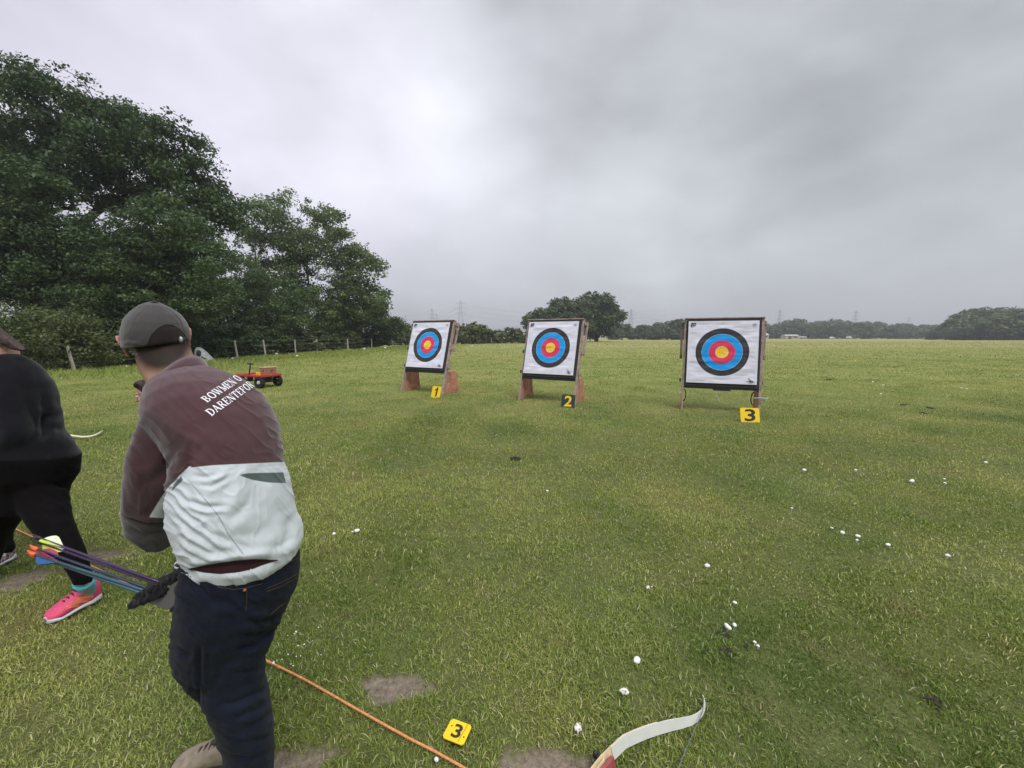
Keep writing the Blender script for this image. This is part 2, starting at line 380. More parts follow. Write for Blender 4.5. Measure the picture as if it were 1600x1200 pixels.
def foliage(centers, rad, per, size, rs, flatten=.62, tint=None):
    """leaf cards spread through clumps round the given centres"""
    n = len(centers); cnt = np.maximum(6, (per * (rad / np.max(rad)) ** 2.1 * 1.35).astype(int)); c = np.repeat(centers, cnt, 0); r = np.repeat(rad, cnt); m_n = len(c)
    d = rs.normal(size=(m_n, 3)); d /= np.linalg.norm(d, axis=1)[:, None]
    rr = rs.uniform(.1, 1.15, m_n) ** .6
    off = d * rr[:, None] * r[:, None]; off[:, 2] *= flatten
    p = c + off
    nrm = d + rs.normal(size=d.shape) * .7 + np.array([0, 0, .5]); nrm /= np.linalg.norm(nrm, axis=1)[:, None]
    u = np.cross(nrm, rs.normal(size=d.shape)); u /= np.linalg.norm(u, axis=1)[:, None]; v = np.cross(nrm, u)
    s = size * (rs.uniform(.55, 1.4, m_n) * np.repeat(rs.uniform(.75, 1.25, n), cnt))[:, None]; droop = nrm * s * .18
    V = np.stack([p - u * s * .5, p - v * s * .30 - droop * .0 + u * s * .05, p + u * s * .5 - droop, p + v * s * .30 + u * s * .05], 1).reshape(-1, 3)
    i0 = np.arange(m_n) * 4; F = np.stack([i0, i0 + 1, i0 + 2, i0 + 3], 1)
    if tint is None: tint = rs.uniform(.15, .75, n)
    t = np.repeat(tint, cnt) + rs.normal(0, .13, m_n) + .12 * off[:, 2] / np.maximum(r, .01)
    return V, F, np.repeat(np.clip(t, 0, 1), 4)

def skeleton(base, fork, centers, rs, seg=.8, trunk_r=.35, tip=.012, sides=5):
    """a trunk whose limbs divide until one twig reaches each leaf clump"""
    nodes = [np.array(base, float)]; par = [-1]; k = max(2, int(np.linalg.norm(fork - nodes[0]) / seg))
    for i in range(1, k + 1):
        nodes.append(nodes[0] * (1 - i / k) + fork * i / k + rs.normal(0, .05, 3) * (i < k)); par.append(len(nodes) - 2)
    first = max(1, k // 2)
    order = np.argsort(np.linalg.norm(centers - fork, axis=1)); ends = []
    A = np.array(nodes)
    for ci in order:
        c = centers[ci]; d = np.linalg.norm(A[first:] - c, axis=1) + .35 * np.maximum(0, A[first:, 2] - c[2]); j = int(np.argmin(d)) + first
        L = np.linalg.norm(c - A[j]); m_ = max(1, int(L / seg)); p0 = A[j]; prev = j; new = []
        for i in range(1, m_ + 1):
            t = i / m_; q = p0 * (1 - t) + c * t; q = q + rs.normal(0, .06 * L, 3) * (t * (1 - t) * 2.0); q[2] += .10 * L * t * (1 - t) * 2
            new.append(q); par.append(prev); prev = len(nodes) + len(new) - 1
        nodes += new; A = np.vstack([A, np.array(new)]); ends.append(prev)
    n = len(nodes); w_ = np.zeros(n)
    for e in ends: w_[e] += tip ** 2.2
    for i in range(n - 1, 0, -1): w_[par[i]] += w_[i]
    r = (w_ + tip ** 2.2 * .5) ** (1 / 2.2); r *= 1.0; sc_ = trunk_r / r[1]
    r = np.where(r > .03, r * (1 + (sc_ - 1) * np.clip((r - .03) / max(r[1] - .03, 1e-3), 0, 1)), r)
    r[0] = trunk_r * 1.35
    V = []; Fc = []; ang = np.arange(sides) * 2 * np.pi / sides
    for i in range(1, n):
        a, b = A[par[i]], A[i]; t = b - a; L = np.linalg.norm(t)
        if L < 1e-4: continue
        t = t / L; x = np.cross(t, [0.31, .2, .93]); x /= np.linalg.norm(x) + 1e-9; y = np.cross(t, x)
        ra = min(r[par[i]], r[i] * 1.35); o = len(V)
        for (c, rr) in ((a - t * ra * .3, ra), (b, r[i])):
            for q in ang: V.append(c + rr * (x * math.cos(q) + y * math.sin(q)))
        for k in range(sides): k2 = (k + 1) % sides; Fc.append((o + k, o + k2, o + sides + k2, o + sides + k))
    return np.array(V), np.array(Fc)

def lobe(px, py, rx, ry, Y, dep=None):
    c = P(px, py, Y); s = Y / F_PX
    return (c, np.array([rx * s, (dep if dep else rx * s), ry * s]))
def sample_lobes(lobes, n, rs, inner=.5, zmin=.4):
    vol = np.array([np.prod(l[1]) ** (2 / 3.) for l in lobes]); k = rs.choice(len(lobes), n, p=vol / vol.sum())
    d = rs.normal(size=(n, 3)); d /= np.linalg.norm(d, axis=1)[:, None]; rr = rs.uniform(inner ** 2, 1, n) ** .5
    C = np.array([lobes[i][0] for i in k]) + d * rr[:, None] * np.array([lobes[i][1] for i in k])
    return C[C[:, 2] > zmin]
def tree(label, lobes, base, nclump, per, leaf, lm, seed, cr=(.55, 1.0), trunk_r=.4, forkz=.3, inner=.5, zmin=.5, name='tree', cat='tree', group=None, seg=.8, tint=(.15, .75), sprigs=0, flatten=.62):
    rs = np.random.RandomState(seed); C = sample_lobes(lobes, nclump, rs, inner, zmin); rad = rs.uniform(cr[0], cr[1], len(C))
    if sprigs:                      # small outlying sprays break the outline
        S = sample_lobes([(l[0], l[1] * 1.03) for l in lobes], sprigs, rs, .97, zmin); C = np.vstack([C, S]); rad = np.concatenate([rad, rs.uniform(cr[0] * .35, cr[0] * .8, len(S))])
    base = np.array(base, float); top = max(l[0][2] for l in lobes); ctr = np.mean([l[0] for l in lobes], 0)
    fork = base + (ctr - base) * forkz; fork[2] = base[2] + (ctr[2] - base[2]) * (forkz + .15)
    root = empty(name, tuple(base), label=label, cat=cat, group=group)
    SV, SF = skeleton(base, fork, C, rs, seg, trunk_r)
    np_mesh('trunk', SV - base, SF, bark, root, smooth=True)
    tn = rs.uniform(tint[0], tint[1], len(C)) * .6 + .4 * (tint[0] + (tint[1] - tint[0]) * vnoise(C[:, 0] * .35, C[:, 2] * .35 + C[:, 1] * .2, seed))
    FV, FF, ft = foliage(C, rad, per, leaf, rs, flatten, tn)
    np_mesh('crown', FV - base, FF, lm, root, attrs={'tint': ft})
    return root
def fence_x(Y): return -19.6 + .035 * (Y - 17)

L = lobe
Yb = 27
tree('tall dark oak at the top of the left wood with sky gaps between its limbs', [L(30, 190, 85, 80, Yb), L(110, 195, 80, 72, Yb), L(185, 235, 75, 72, Yb), L(255, 250, 66, 66, Yb), L(300, 320, 62, 72, Yb), L(335, 365, 38, 50, Yb), L(60, 420, 90, 60, Yb), L(200, 420, 80, 60, Yb), L(130, 290, 70, 34, Yb), L(20, 290, 60, 60, Yb)],
     (*P(150, 560, Yb)[:2], 0), 480, 210, .21, oak_leaf, 11, (.6, 1.15), .5, .35, .45, sprigs=120, name='oak_tree')
tree('oak beside the tallest oak, its crown running out of view', [L(-90, 190, 120, 90, 29), L(-190, 260, 120, 110, 29), L(-40, 300, 90, 90, 29)],
     (*P(-120, 560, 29)[:2], 0), 230, 170, .24, oak_leaf, 12, (.7, 1.2), .5, .35, .45, sprigs=40, name='oak_tree')
tree('bushy oak in front at the far left of the wood above the brambles', [L(-50, 340, 90, 80, 21), L(20, 310, 66, 62, 21), L(45, 370, 60, 66, 21), L(-10, 440, 100, 60, 21), L(70, 430, 50, 50, 21)],
     (*P(-30, 560, 22)[:2], 0), 330, 190, .165, oak_leaf, 13, (.45, .85), .3, .3, .4, sprigs=70, name='oak_tree', tint=(.25, .85))
tree('dense rounded tree in the middle of the left wood behind the man in the cap', [L(190, 390, 78, 62, 22.5), L(265, 370, 60, 52, 22.5), L(120, 430, 70, 60, 22.5), L(220, 450, 100, 60, 22.5), L(310, 440, 56, 60, 22.5), L(160, 500, 110, 45, 22.5)],
     (*P(200, 560, 24)[:2], 0), 460, 190, .155, oak_leaf, 14, (.45, .85), .3, .3, .4, sprigs=90, name='tree', tint=(.2, .85))
tree('leafy tree overhanging the fence between the dark wood and the pale ash', [L(370, 440, 60, 62, 35), L(410, 470, 62, 52, 35), L(330, 480, 60, 52, 35), L(430, 500, 50, 40, 35), L(380, 520, 80, 34, 35)],
     (*P(370, 552, 36)[:2], 0), 340, 170, .17, oak_leaf, 15, (.5, .9), .28, .3, .4, sprigs=70, name='tree', tint=(.3, .95))
tree('pale green ash with bare limbs showing through, at the right end of the wood', [L(415, 360, 46, 44, 50), L(470, 355, 58, 48, 50), L(525, 375, 42, 42, 50), L(560, 425, 38, 50, 50), L(500, 430, 60, 46, 50), L(430, 440, 50, 46, 50), L(585, 475, 30, 36, 50), L(480, 490, 60, 36, 50), L(545, 460, 42, 36, 50), L(520, 500, 50, 30, 50)],
     (*P(490, 545, 52)[:2], 0), 430, 150, .30, ash_leaf, 16, (.8, 1.5), .4, .25, .5, sprigs=110, name='ash_tree', tint=(.2, .9), seg=1.2)
tree('dark small tree at the foot of the ash where the wood meets the hedge', [L(545, 495, 36, 32, 55), L(590, 500, 32, 30, 55), L(610, 512, 22, 20, 55), L(520, 515, 40, 24, 55)],
     (*P(560, 543, 56)[:2], 0), 190, 140, .30, oak_leaf, 17, (.7, 1.3), .22, .25, .4, sprigs=40, name='tree', tint=(.2, .8))
# undergrowth and brambles behind the wire fence
def bush(label, px, top, wpx, Y, seed, lm=bush_leaf, nc=110, per=110, leaf=None, tint=(.15, .85), group='bushes along the field edge', name='bush'):
    if px < 630: Y = (19.4 + wpx * Y / F_PX * .42) * F_PX / (800 - px)     # behind the fence
    c = P(px, 526, Y); s = Y / F_PX; H = CAM_H + (526 - top) * s; R = wpx * s / 2
    lobes = [(np.array([c[0] + dx * R, Y + dy, H * hz]), np.array([R * .62, max(1.0, R * .5), H * .48])) for dx, dy, hz in ((0, 0, .52), (-.5, .4, .45), (.5, .2, .42), (0, -.3, .3))]
    return tree(label, lobes, (c[0], Y, 0), nc, per, leaf or max(.075, .0068 * Y), lm, seed, (.22 * H * .6, .34 * H * .6), .05, .2, .5, .12, name=name, cat='bush', group=group, seg=.6, tint=tint, sprigs=12)
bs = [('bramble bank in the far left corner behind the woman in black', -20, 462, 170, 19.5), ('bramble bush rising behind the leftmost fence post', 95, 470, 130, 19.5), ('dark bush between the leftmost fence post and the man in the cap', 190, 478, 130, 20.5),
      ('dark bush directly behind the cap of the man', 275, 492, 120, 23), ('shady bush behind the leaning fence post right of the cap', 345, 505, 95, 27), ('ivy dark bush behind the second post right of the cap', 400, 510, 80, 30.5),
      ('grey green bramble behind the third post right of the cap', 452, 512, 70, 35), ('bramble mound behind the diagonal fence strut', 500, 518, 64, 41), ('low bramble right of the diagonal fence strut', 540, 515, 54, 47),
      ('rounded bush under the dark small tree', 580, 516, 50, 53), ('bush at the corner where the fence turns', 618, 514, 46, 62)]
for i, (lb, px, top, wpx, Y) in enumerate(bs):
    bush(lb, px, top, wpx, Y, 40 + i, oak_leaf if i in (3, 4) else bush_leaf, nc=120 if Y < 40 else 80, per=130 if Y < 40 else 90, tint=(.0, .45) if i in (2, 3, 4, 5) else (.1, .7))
bs2 = [('hedge bush left of the first target', 640, 508, 34, 74), ('hedge bush behind the first target', 672, 506, 46, 80), ('hedge bush just right of the first target', 722, 504, 44, 82), ('hedge bush with pointed top between first and second targets', 745, 503, 26, 84),
       ('low hedge bush midway between first and second targets', 770, 514, 44, 88), ('hedge bush left of the second target', 805, 512, 46, 90), ('hedge bush behind the second target', 840, 514, 50, 94)]
for i, (lb, px, top, wpx, Y) in enumerate(bs2): bush(lb, px, top, wpx, Y, 60 + i, nc=70, per=80, leaf=.5)
tree('rounded dark tree standing alone between the second and third targets', [L(930, 478, 30, 21, 120), L(948, 490, 26, 26, 120), L(915, 492, 28, 26, 120), L(935, 508, 36, 20, 120)], (*P(932, 534, 121)[:2], 0), 190, 120, .7, oak_leaf, 71, (1.2, 2.2), .5, .3, .4, sprigs=50, seg=2, tint=(.2, .8))
tree('broad spreading tree behind the top of the second target', [L(850, 496, 24, 14, 112), L(880, 486, 26, 18, 112), L(838, 505, 20, 14, 112), L(890, 505, 34, 20, 112), L(905, 486, 26, 22, 112)], (*P(868, 534, 113)[:2], 0), 170, 120, .65, far_leaf, 72, (1.2, 2.0), .4, .3, .4, sprigs=40, seg=2, tint=(.1, .7))
# far trees: four kinds, copied one by one
def far_proto(seed, wd, ht, low=False):
    rs = np.random.RandomState(seed); lobes = []
    for i in range(6): lobes.append((np.array([rs.uniform(-.5, .5) * wd, rs.uniform(-.3, .3) * wd, ht * (.24 + .5 * i / 5.)]), np.array([wd * (.44 - .03 * i), wd * .36, ht * .26])))
    return lobes
protos = []
for i, (wd, ht) in enumerate(((9, 9), (12, 11), (8, 12), (14, 8))):
    protos.append((tree('tree', far_proto(90 + i, wd, ht), (0, 0, 0), 130, 70, 1.0, far_leaf, 90 + i, (1.3, 2.2), .4, .3, .4, .6, seg=2.5, name='field_edge_tree', sprigs=16), ht))
used = set()
def place(px, top, Y, label, group, seed):
    i = seed % 4; root, ht = protos[i]
    o = root if i not in used else copy_tree(root); used.add(i)
    H = CAM_H + (526 - top) * Y / F_PX; s = H / ht * 1.02; o.location = (*P(px, 526, Y)[:2], 0); o.scale = (s * 1.12, s * 1.12, s); o.rotation_euler = (0, 0, seed * 1.7)
    o['label'] = label; o['group'] = group; o['category'] = 'tree'
    return o
rr_ = random.Random(5)
def ordi(i): return ['first', 'second', 'third', 'fourth', 'fifth', 'sixth', 'seventh', 'eighth', 'ninth', 'tenth', 'eleventh', 'twelfth', 'thirteenth', 'fourteenth', 'fifteenth', 'sixteenth', 'seventeenth', 'eighteenth', 'nineteenth', 'twentieth', 'twenty first', 'twenty second', 'twenty third', 'twenty fourth', 'twenty fifth', 'twenty sixth', 'twenty seventh', 'twenty eighth', 'twenty ninth', 'thirtieth', 'thirty first', 'thirty second', 'thirty third', 'thirty fourth', 'thirty fifth', 'thirty sixth', 'thirty seventh', 'thirty eighth', 'thirty ninth', 'fortieth', 'forty first', 'forty second', 'forty third', 'forty fourth', 'forty fifth', 'forty sixth'][i]
k = 0
for i, (px, top) in enumerate(((972, 506), (985, 511), (1000, 508), (1014, 509), (1030, 505), (1042, 506), (1054, 499), (1066, 502))):
    place(px, top, 190 + (i % 3) * 9, f'{ordi(i)} tree from the left in the dark row running into the third target', 'trees between the lone tree and the third target', k); k += 1
xs = list(range(1186, 1490, 10)); i = 0
for px in xs:
    top = 506 + 3.0 * math.sin(px * .11) + rr_.uniform(-3.5, 3) + (3 if px > 1370 else 0) - (6 if abs(px - 1316) < 8 else 0)
    place(px + rr_.uniform(-3, 3), top, 300 + rr_.uniform(-25, 45), f'{ordi(i)} tree from the third target in the long hazy tree line', 'trees of the far hazy tree line', k + rr_.randrange(4)); k += 1; i += 1
for i, px in enumerate(range(1478, 1640, 13)):
    top = max(485, 508 - (px - 1478) * .42) + rr_.uniform(-2, 3)
    place(px, top, 175 + rr_.uniform(-8, 20), f'{ordi(i)} tree counted from the low end of the darker wood at the far right', 'trees of the nearer wood at the far right', k + rr_.randrange(4)); k += 1
for i in range(4):
    if i not in used: bpy.data.objects.remove(protos[i][0])
# hills on the skyline
hb = MB(); hx = np.linspace(-2600, 3400, 90); rings = []
for j, (yy_, am) in enumerate(((2300, 0), (2500, .6), (2800, 1.0), (3300, .7), (3900, 0))):
    rings.append([(x, yy_, -2 + am * (50 + 26 * math.sin(x * .0019 + 1) + 12 * math.sin(x * .006) + 5 * math.sin(x * .021 + j))) for x in hx])
for j in range(4):
    o = len(hb.v)
    hb.add(rings[j] + rings[j + 1], [(i, i + 1, 90 + i + 1, 90 + i) for i in range(89)])
hb.build('hills', mat('far_hill', (.06, .08, .045), 1, .3, .01), smooth=True, kind='structure')

# pylons with power lines
pm = mat('pylon_steel', (.22, .23, .24), .6, .1, 1)
def pylon(px, top, Y, label):
    c = P(px, 526, Y); H = CAM_H + (526 - top) * Y / F_PX; m_ = MB(); r = .16 if Y < 700 else .24
    wa, wb = H * .09, H * .018
    def corner(t, i): w_ = wa * (1 - t) ** 1.4 + wb; return np.array([c[0] + (w_ if i & 1 else -w_), Y + (w_ if i & 2 else -w_), t * H])
    lv = [0, .16, .3, .42, .53, .62, .7, .78, .86, .94, 1]
    for a, b_ in zip(lv[:-1], lv[1:]):
        for i, j in ((0, 1), (1, 3), (3, 2), (2, 0)):
            m_.beam(corner(a, i), corner(b_, i), r, r); m_.beam(corner(a, i), corner(b_, j), r * .6, r * .6); m_.beam(corner(a, j), corner(b_, i), r * .6, r * .6)
    root = empty('pylon', (c[0], Y, 0), label=label, cat='pylon', group='electricity pylons on the skyline')
    m_.v = [tuple(np.array(p) - np.array([c[0], Y, 0])) for p in m_.v]; m_.build('lattice_mast', pm, root)
    tips = []
    for t, wd in ((.66, .13), (.79, .17), (.92, .12)):
        a = MB()
        for s in (-1, 1):
            a.beam((0, 0, t * H), (s * wd * H, 0, t * H), r * 1.3, r * 1.3); a.beam((0, 0, t * H + .035 * H), (s * wd * H, 0, t * H), r, r)
            a.beam((s * wd * H, 0, t * H), (s * wd * H, 0, t * H - .03 * H), r, r); tips.append(np.array([c[0] + s * wd * H, Y, t * H - .03 * H]))
        a.build('cross_arm', pm, root)
    return tips
pt = [pylon(720.5, 471, 620, 'tall grey pylon above the right edge of the first target'), pylon(676, 483, 840, 'smaller pylon above the middle of the first target'), pylon(635, 493, 1250, 'faint distant pylon above the left edge of the first target'), pylon(683, 491, 1150, 'faint tiny pylon just right of the smaller pylon over the first target'),
      pylon(985, 484, 760, 'pylon right of the lone rounded tree'), pylon(1215.5, 485, 780, 'leftmost pylon over the long tree line'), pylon(1333.5, 486, 800, 'tallest pylon near the middle of the long tree line'), pylon(1293.5, 497, 1300, 'tiny faint pylon second from left over the long tree line'),
      pylon(1416.5, 496, 1200, 'faint pylon fourth from left over the long tree line'), pylon(1477, 493, 1050, 'pylon at the low end of the wood at the far right')]
wm = mat('power_line', (.12, .12, .13), .6, .05, 1)
def lines(a, b_, label, sag=14):
    m_ = MB()
    for p, q in zip(a, b_):
        pts = [p * (1 - t) + q * t - np.array([0, 0, 4 * sag * t * (1 - t)]) for t in np.linspace(0, 1, 15)]; m_.tube(pts, .055, 4, cap=False)
    m_.build('power_lines', wm, label=label, cat='power lines', group='overhead lines')
off = lambda T_, v: [t + np.array(v, float) for t in T_]
lines(pt[0], off(pt[0], (330, 30, -6)), 'sagging power lines running right from the tall pylon', 12)
lines(pt[0], pt[2], 'sagging power lines from the tall pylon to the faint distant one', 14)
lines(pt[1], off(pt[1], (-240, 150, 0)), 'power lines left of the smaller pylon over the first target', 10)
lines(pt[4], off(pt[0], (330, 30, -6)), 'power lines between the lone tree and its pylon', 6)

# sheds and parked cars at the far edge
shed_w = mat('shed_boards', (.42, .38, .33), .8, .2, 3); shed_r = mat('shed_roof', (.42, .42, .42), .6, .1, 3); dark = mat('dark_opening', (.03, .03, .035), .5, .1, 3)
white_p = mat('white_paint', (.52, .53, .54), .35, .04, 3); tyre = mat('rubber', (.02, .02, .02), .8, .2, 30)
def shed(px, Y, wpx, hpx, label):
    c = P(px, 526, Y); s = Y / F_PX; W, H = wpx * s, hpx * s; root = empty('shed', (c[0], Y, 0), label=label, cat='shed', group='sheds along the far side')
    MB().box((0, 0, H * .36), (W, W * .6, H * .72)).build('wall', shed_w, root)
    m_ = MB(); m_.prism([(-.55, 0), (.55, 0), (.55, .05), (0, .30), (-.55, .05)], W * 1.06, (-W * .53, 0, H * .722), (0, W * .6, 0), (0, 0, H)); 
    n_ = len(m_.v); m_.v = [(x if True else x, y_, z_) for x, y_, z_ in m_.v]
    m_ = MB(); hw = W * .33; z0 = H * .722; z1 = H
    m_.add([(-W * .53, -hw, z0), (W * .53, -hw, z0), (W * .53, hw, z0), (-W * .53, hw, z0), (-W * .53, 0, z1), (W * .53, 0, z1)], [(0, 1, 5, 4), (3, 4, 5, 2), (0, 4, 3), (1, 2, 5), (0, 3, 2, 1)])
    m_.build('roof', shed_r, root)
    MB().box((-W * .2, -W * .305, H * .3), (W * .2, .06, H * .56)).build('door', dark, root)
    MB().box((W * .22, -W * .305, H * .42), (W * .26, .06, H * .26)).build('window', dark, root)
shed(1192, 250, 13, 9, 'pale pitched roof shed just right of the third target'); shed(1234, 250, 20, 7, 'long low shed with dark window standing alone'); shed(1252, 255, 12, 4, 'smallest low shed right of the long one')
def car(px, Y, label, van=False):
    c = P(px, 526, Y); root = empty('parked_car', (c[0], Y, 0), .45, label=label, cat='car', group='vehicles parked along the far side')
    prof = [(-2.1, .3), (2.1, .3), (2.15, .75), (1.2, .9), (.6, 1.42), (-1.2, 1.45), (-2.0, .95), (-2.15, .6)] if not van else [(-2.4, .3), (2.4, .3), (2.45, .9), (1.7, 1.1), (1.3, 1.95), (-2.3, 2.0), (-2.42, 1.0)]
    MB().prism(prof, 1.7, (0, .85, 0), (1, 0, 0), (0, 0, 1)).build('body', white_p, root, bevel=.08)
    MB().box((0 if not van else 1.0, -.86, 1.15 if not van else 1.5), (1.7 if not van else .8, .04, .36)).build('window', dark, root)
    for x in (-1.35, 1.35):
        for y_ in (-.78, .78): MB().tube([(x, y_ - .1, .32), (x, y_ + .1, .32)], .32, 14).build('wheel', tyre, root)
for px, Y, lb, vn in ((1301, 250, 'small white car third of the way along the far tree line', 0), (1327, 262, 'white van on the slope below the tallest far pylon', 1), (1448, 240, 'white car parked by the low end of the far right wood', 0),
                      (1467, 232, 'larger white car beside the low end of the far right wood', 1), (1487, 225, 'white car half under the trees of the far right wood', 0), (1537, 220, 'white car in the middle of the far right wood edge', 0), (1585, 215, 'white van at the right end of the wood edge', 1)):
    car(px, Y, lb, bool(vn))

# ------------------------------------------------------------------ fence and marker posts
post_m = mat('weathered_post', (.44, .42, .37), .85, .25, 12, .4, 60, .01)
post_x = [(115, 10.0), (372, 6), (416, 5), (463, 1), (497, 1), (545, 1.5), (582, .5), (614, 1), (660, 0), (690, 0), (735, 0), (752, 0), (768, 0), (783, 0), (800, 0)]
wire_pts = []
desc = ['leaning pale post standing alone at the left by the brambles', 'first leaning fence post right of the cap', 'second leaning fence post right of the cap', 'upright fence post behind the cart', 'fence post holding the diagonal strut', 'short fence post in the brambles right of the strut', 'pale fence post below the right end of the ash', 'fence post left of the first target', 'fence post hidden beside the first target frame', 'fence post by the right rail of the first target', 'distant fence post, nearest the first target in the far run', 'distant fence post, second in the far run', 'distant fence post, third in the far run', 'distant fence post, fourth in the far run', 'distant fence post, last before the second target']
for i, (px, lean) in enumerate(post_x):
    if px < 630: Y = 0; 
    if px < 630:
        Y = 20.0
        for _ in range(30): Y = -fence_x(Y) * F_PX / (800 - px) * 1.0
        Y = Y / 1.0; x = fence_x(Y)
    else:
        Y = 62 + (px - 614) * .16; x = (px - 800) / F_PX * Y
    H = 1.3 if i else 1.15; lr = math.radians(-lean); t = (x + math.sin(lr) * H, Y, math.cos(lr) * H)
    MB().beam((x, Y, -.1), t, .09 if Y < 40 else .13, .08, up=(0, 1, 0), tw=.85).build('fence_post', post_m, origin=(x, Y, 0), label=desc[i], cat='fence post', group='posts of the wire fence')
    wire_pts.append((np.array([x, Y, 0]), np.array(t)))
sx_, st_ = wire_pts[4]
MB().beam((sx_[0] - 1.3, sx_[1] - 1.6, 0), (sx_[0], sx_[1] - .1, 1.15), .08, .08).build('fence_strut', post_m, origin=(sx_[0] - 1.3, sx_[1] - 1.6, 0), label='diagonal wooden strut propping a fence post in the brambles', cat='fence strut')
wmat = mat('fence_wire', (.25, .25, .25), .5, .1, 5)
for hz, lb in ((.35, 'lowest strand of fence wire along the brambles'), (.68, 'middle strand of fence wire along the brambles'), (.95, 'top strand of fence wire along the brambles')):
    MB().tube([a + (b - a) * hz for a, b in wire_pts], .006, 4, cap=False).build('fence_wire', wmat, label=lb, cat='wire', group='strands of fence wire')
cap_m = mat('white_plastic', (.72, .72, .70), .45, .04, 10)
mk = [(193, 573, 'white topped marker stake under the ear of the man'), (360, 560, 'white topped marker stake left of the first leaning fence post'), (430, 553, 'white topped marker stake above the cart'), (462, 556, 'short marker stake at the foot of the upright post'), (568, 545, 'white topped marker stake under the ash'), (601, 543, 'white topped marker stake left of the first target'), (737, 537, 'tiny white marker stake right of the first target')]
for px, py, lb in mk:
    c = G(px, py + 5); Y = min(c[1], 50); c = P(px, 526, Y); s = max(.5, min(1.0, Y / 40))
    r_ = empty('marker_stake', (c[0], Y, 0), label=lb, cat='marker', group='white marker stakes along the fence')
    MB().tube([(0, 0, 0), (0, 0, .26 * s)], .018 * s, 8).build('stake', cap_m, r_); MB().tube([(0, 0, .24 * s), (0, 0, .27 * s), (0, 0, .40 * s), (0, 0, .42 * s)], [.05 * s, .10 * s, .12 * s, .09 * s], 12).build('cap', cap_m, r_, smooth=True)
# ------------------------------------------------------------------ targets
wood_w = mat('weathered_wood', (.32, .245, .21), .85, .35, 9, .5, 50, .004)
ply = mat('stained_plywood', (.38, .18, .115), .8, .45, 5, .4, 40, .003)
boss_m = mat('dark_boss', (.035, .032, .036), .85, .3, 30, .5, 60, .006)
metal_d = mat('dark_metal', (.04, .04, .045), .45, .2, 20, metal=.4)
rope_g = mat('grey_cord', (.42, .42, .40), .8, .2, 60)
pmat = bpy.data.materials.new('target_paper'); pmat.use_nodes = True; g = N(pmat.node_tree); b = g.n['Principled BSDF']
pu, pw = g.attr('pu').outputs['Fac'], g.attr('pw').outputs['Fac']
r_ = g.m('SQRT', g.m('ADD', g.m('MULTIPLY', pu, pu), g.m('MULTIPLY', pw, pw)))
WH, BK, BL_, RD, YL = (.71, .71, .80, 1), (.042, .042, .048, 1), (.008, .33, .80, 1), (.70, .045, .12, 1), (.88, .60, .07, 1)
LN = (.55, .6, .65, 1)
ringc = g.ramp(r_, [(0, YL), (.122, YL), (.1225, (.5, .2, .08, 1)), (.125, RD), (.183, RD), (.1845, (.7, .2, .22, 1)), (.187, RD), (.245, RD), (.246, BL_), (.310, BL_), (.312, (.05, .33, .72, 1)), (.315, BL_), (.373, BL_), (.375, LN), (.380, BK), (.434, BK), (.437, (.12, .12, .13, 1)), (.440, BK), (.494, BK), (.4955, WH)])
posn = g.new('ShaderNodeTexCoord').outputs['Object']
grime = g.ramp(g.noise(posn, 6, 4, .6), [(.3, (.90, .90, .92, 1)), (.7, (1.03, 1.03, 1.02, 1))])
g.l.new(g.mix(1, ringc, grime, 'MULTIPLY'), b.inputs['Base Color']); b.inputs['Roughness'].default_value = .6; b.inputs['Specular IOR Level'].default_value = .25
logo_m = mat('black_print', (.03, .03, .035), .6, .1, 5); greyp = mat('grey_print', (.25, .25, .3), .6, .1, 5)
card_y = mat('yellow_plastic', (.80, .56, .015), .4, .06, 8); card_k = mat('black_plastic', (.035, .04, .045), .45, .1, 8); ink = mat('black_ink', (.03, .025, .02), .6, .1, 8)

def text_tris(body):
    cu = bpy.data.curves.new('t', 'FONT'); cu.body = body; cu.offset = .022; ob = bpy.data.objects.new('t', cu); COL.objects.link(ob)
    bpy.context.view_layer.update(); me = bpy.data.meshes.new_from_object(ob.evaluated_get(bpy.context.evaluated_depsgraph_get()))
    v = np.array([q.co[:] for q in me.vertices]); f = [tuple(p.vertices) for p in me.polygons]
    bpy.data.objects.remove(ob); bpy.data.curves.remove(cu); bpy.data.meshes.remove(me)
    lo, hi = v.min(0), v.max(0); v = (v - lo) / np.maximum(hi - lo, 1e-6)
    return v, f
def digit(name, ch, ctr, U, W, wd, ht, m_, parent, shear=0.0, label=None):
    """the figure as a thin raised print centred on ctr in the plane of U and W"""
    v, f = text_tris(ch) if ch != '1' else (np.array([(.46, 0, 0), (.86, 0, 0), (.86, 1, 0), (.52, 1, 0), (.42, .86, 0), (.05, .74, 0), (.05, .60, 0), (.46, .68, 0)], float), [(0, 1, 2, 3, 4, 7), (4, 5, 6, 7)]); U = np.array(U, float); W = np.array(W, float); Nn = np.cross(U, W); Nn /= np.linalg.norm(Nn)
    q = [np.array(ctr) + U * ((a - .5) * wd + (b_ - .5) * ht * shear) + W * (b_ - .5) * ht + Nn * .0015 for a, b_, _ in v]
    return MB().add(q, f).build(name, m_, parent)

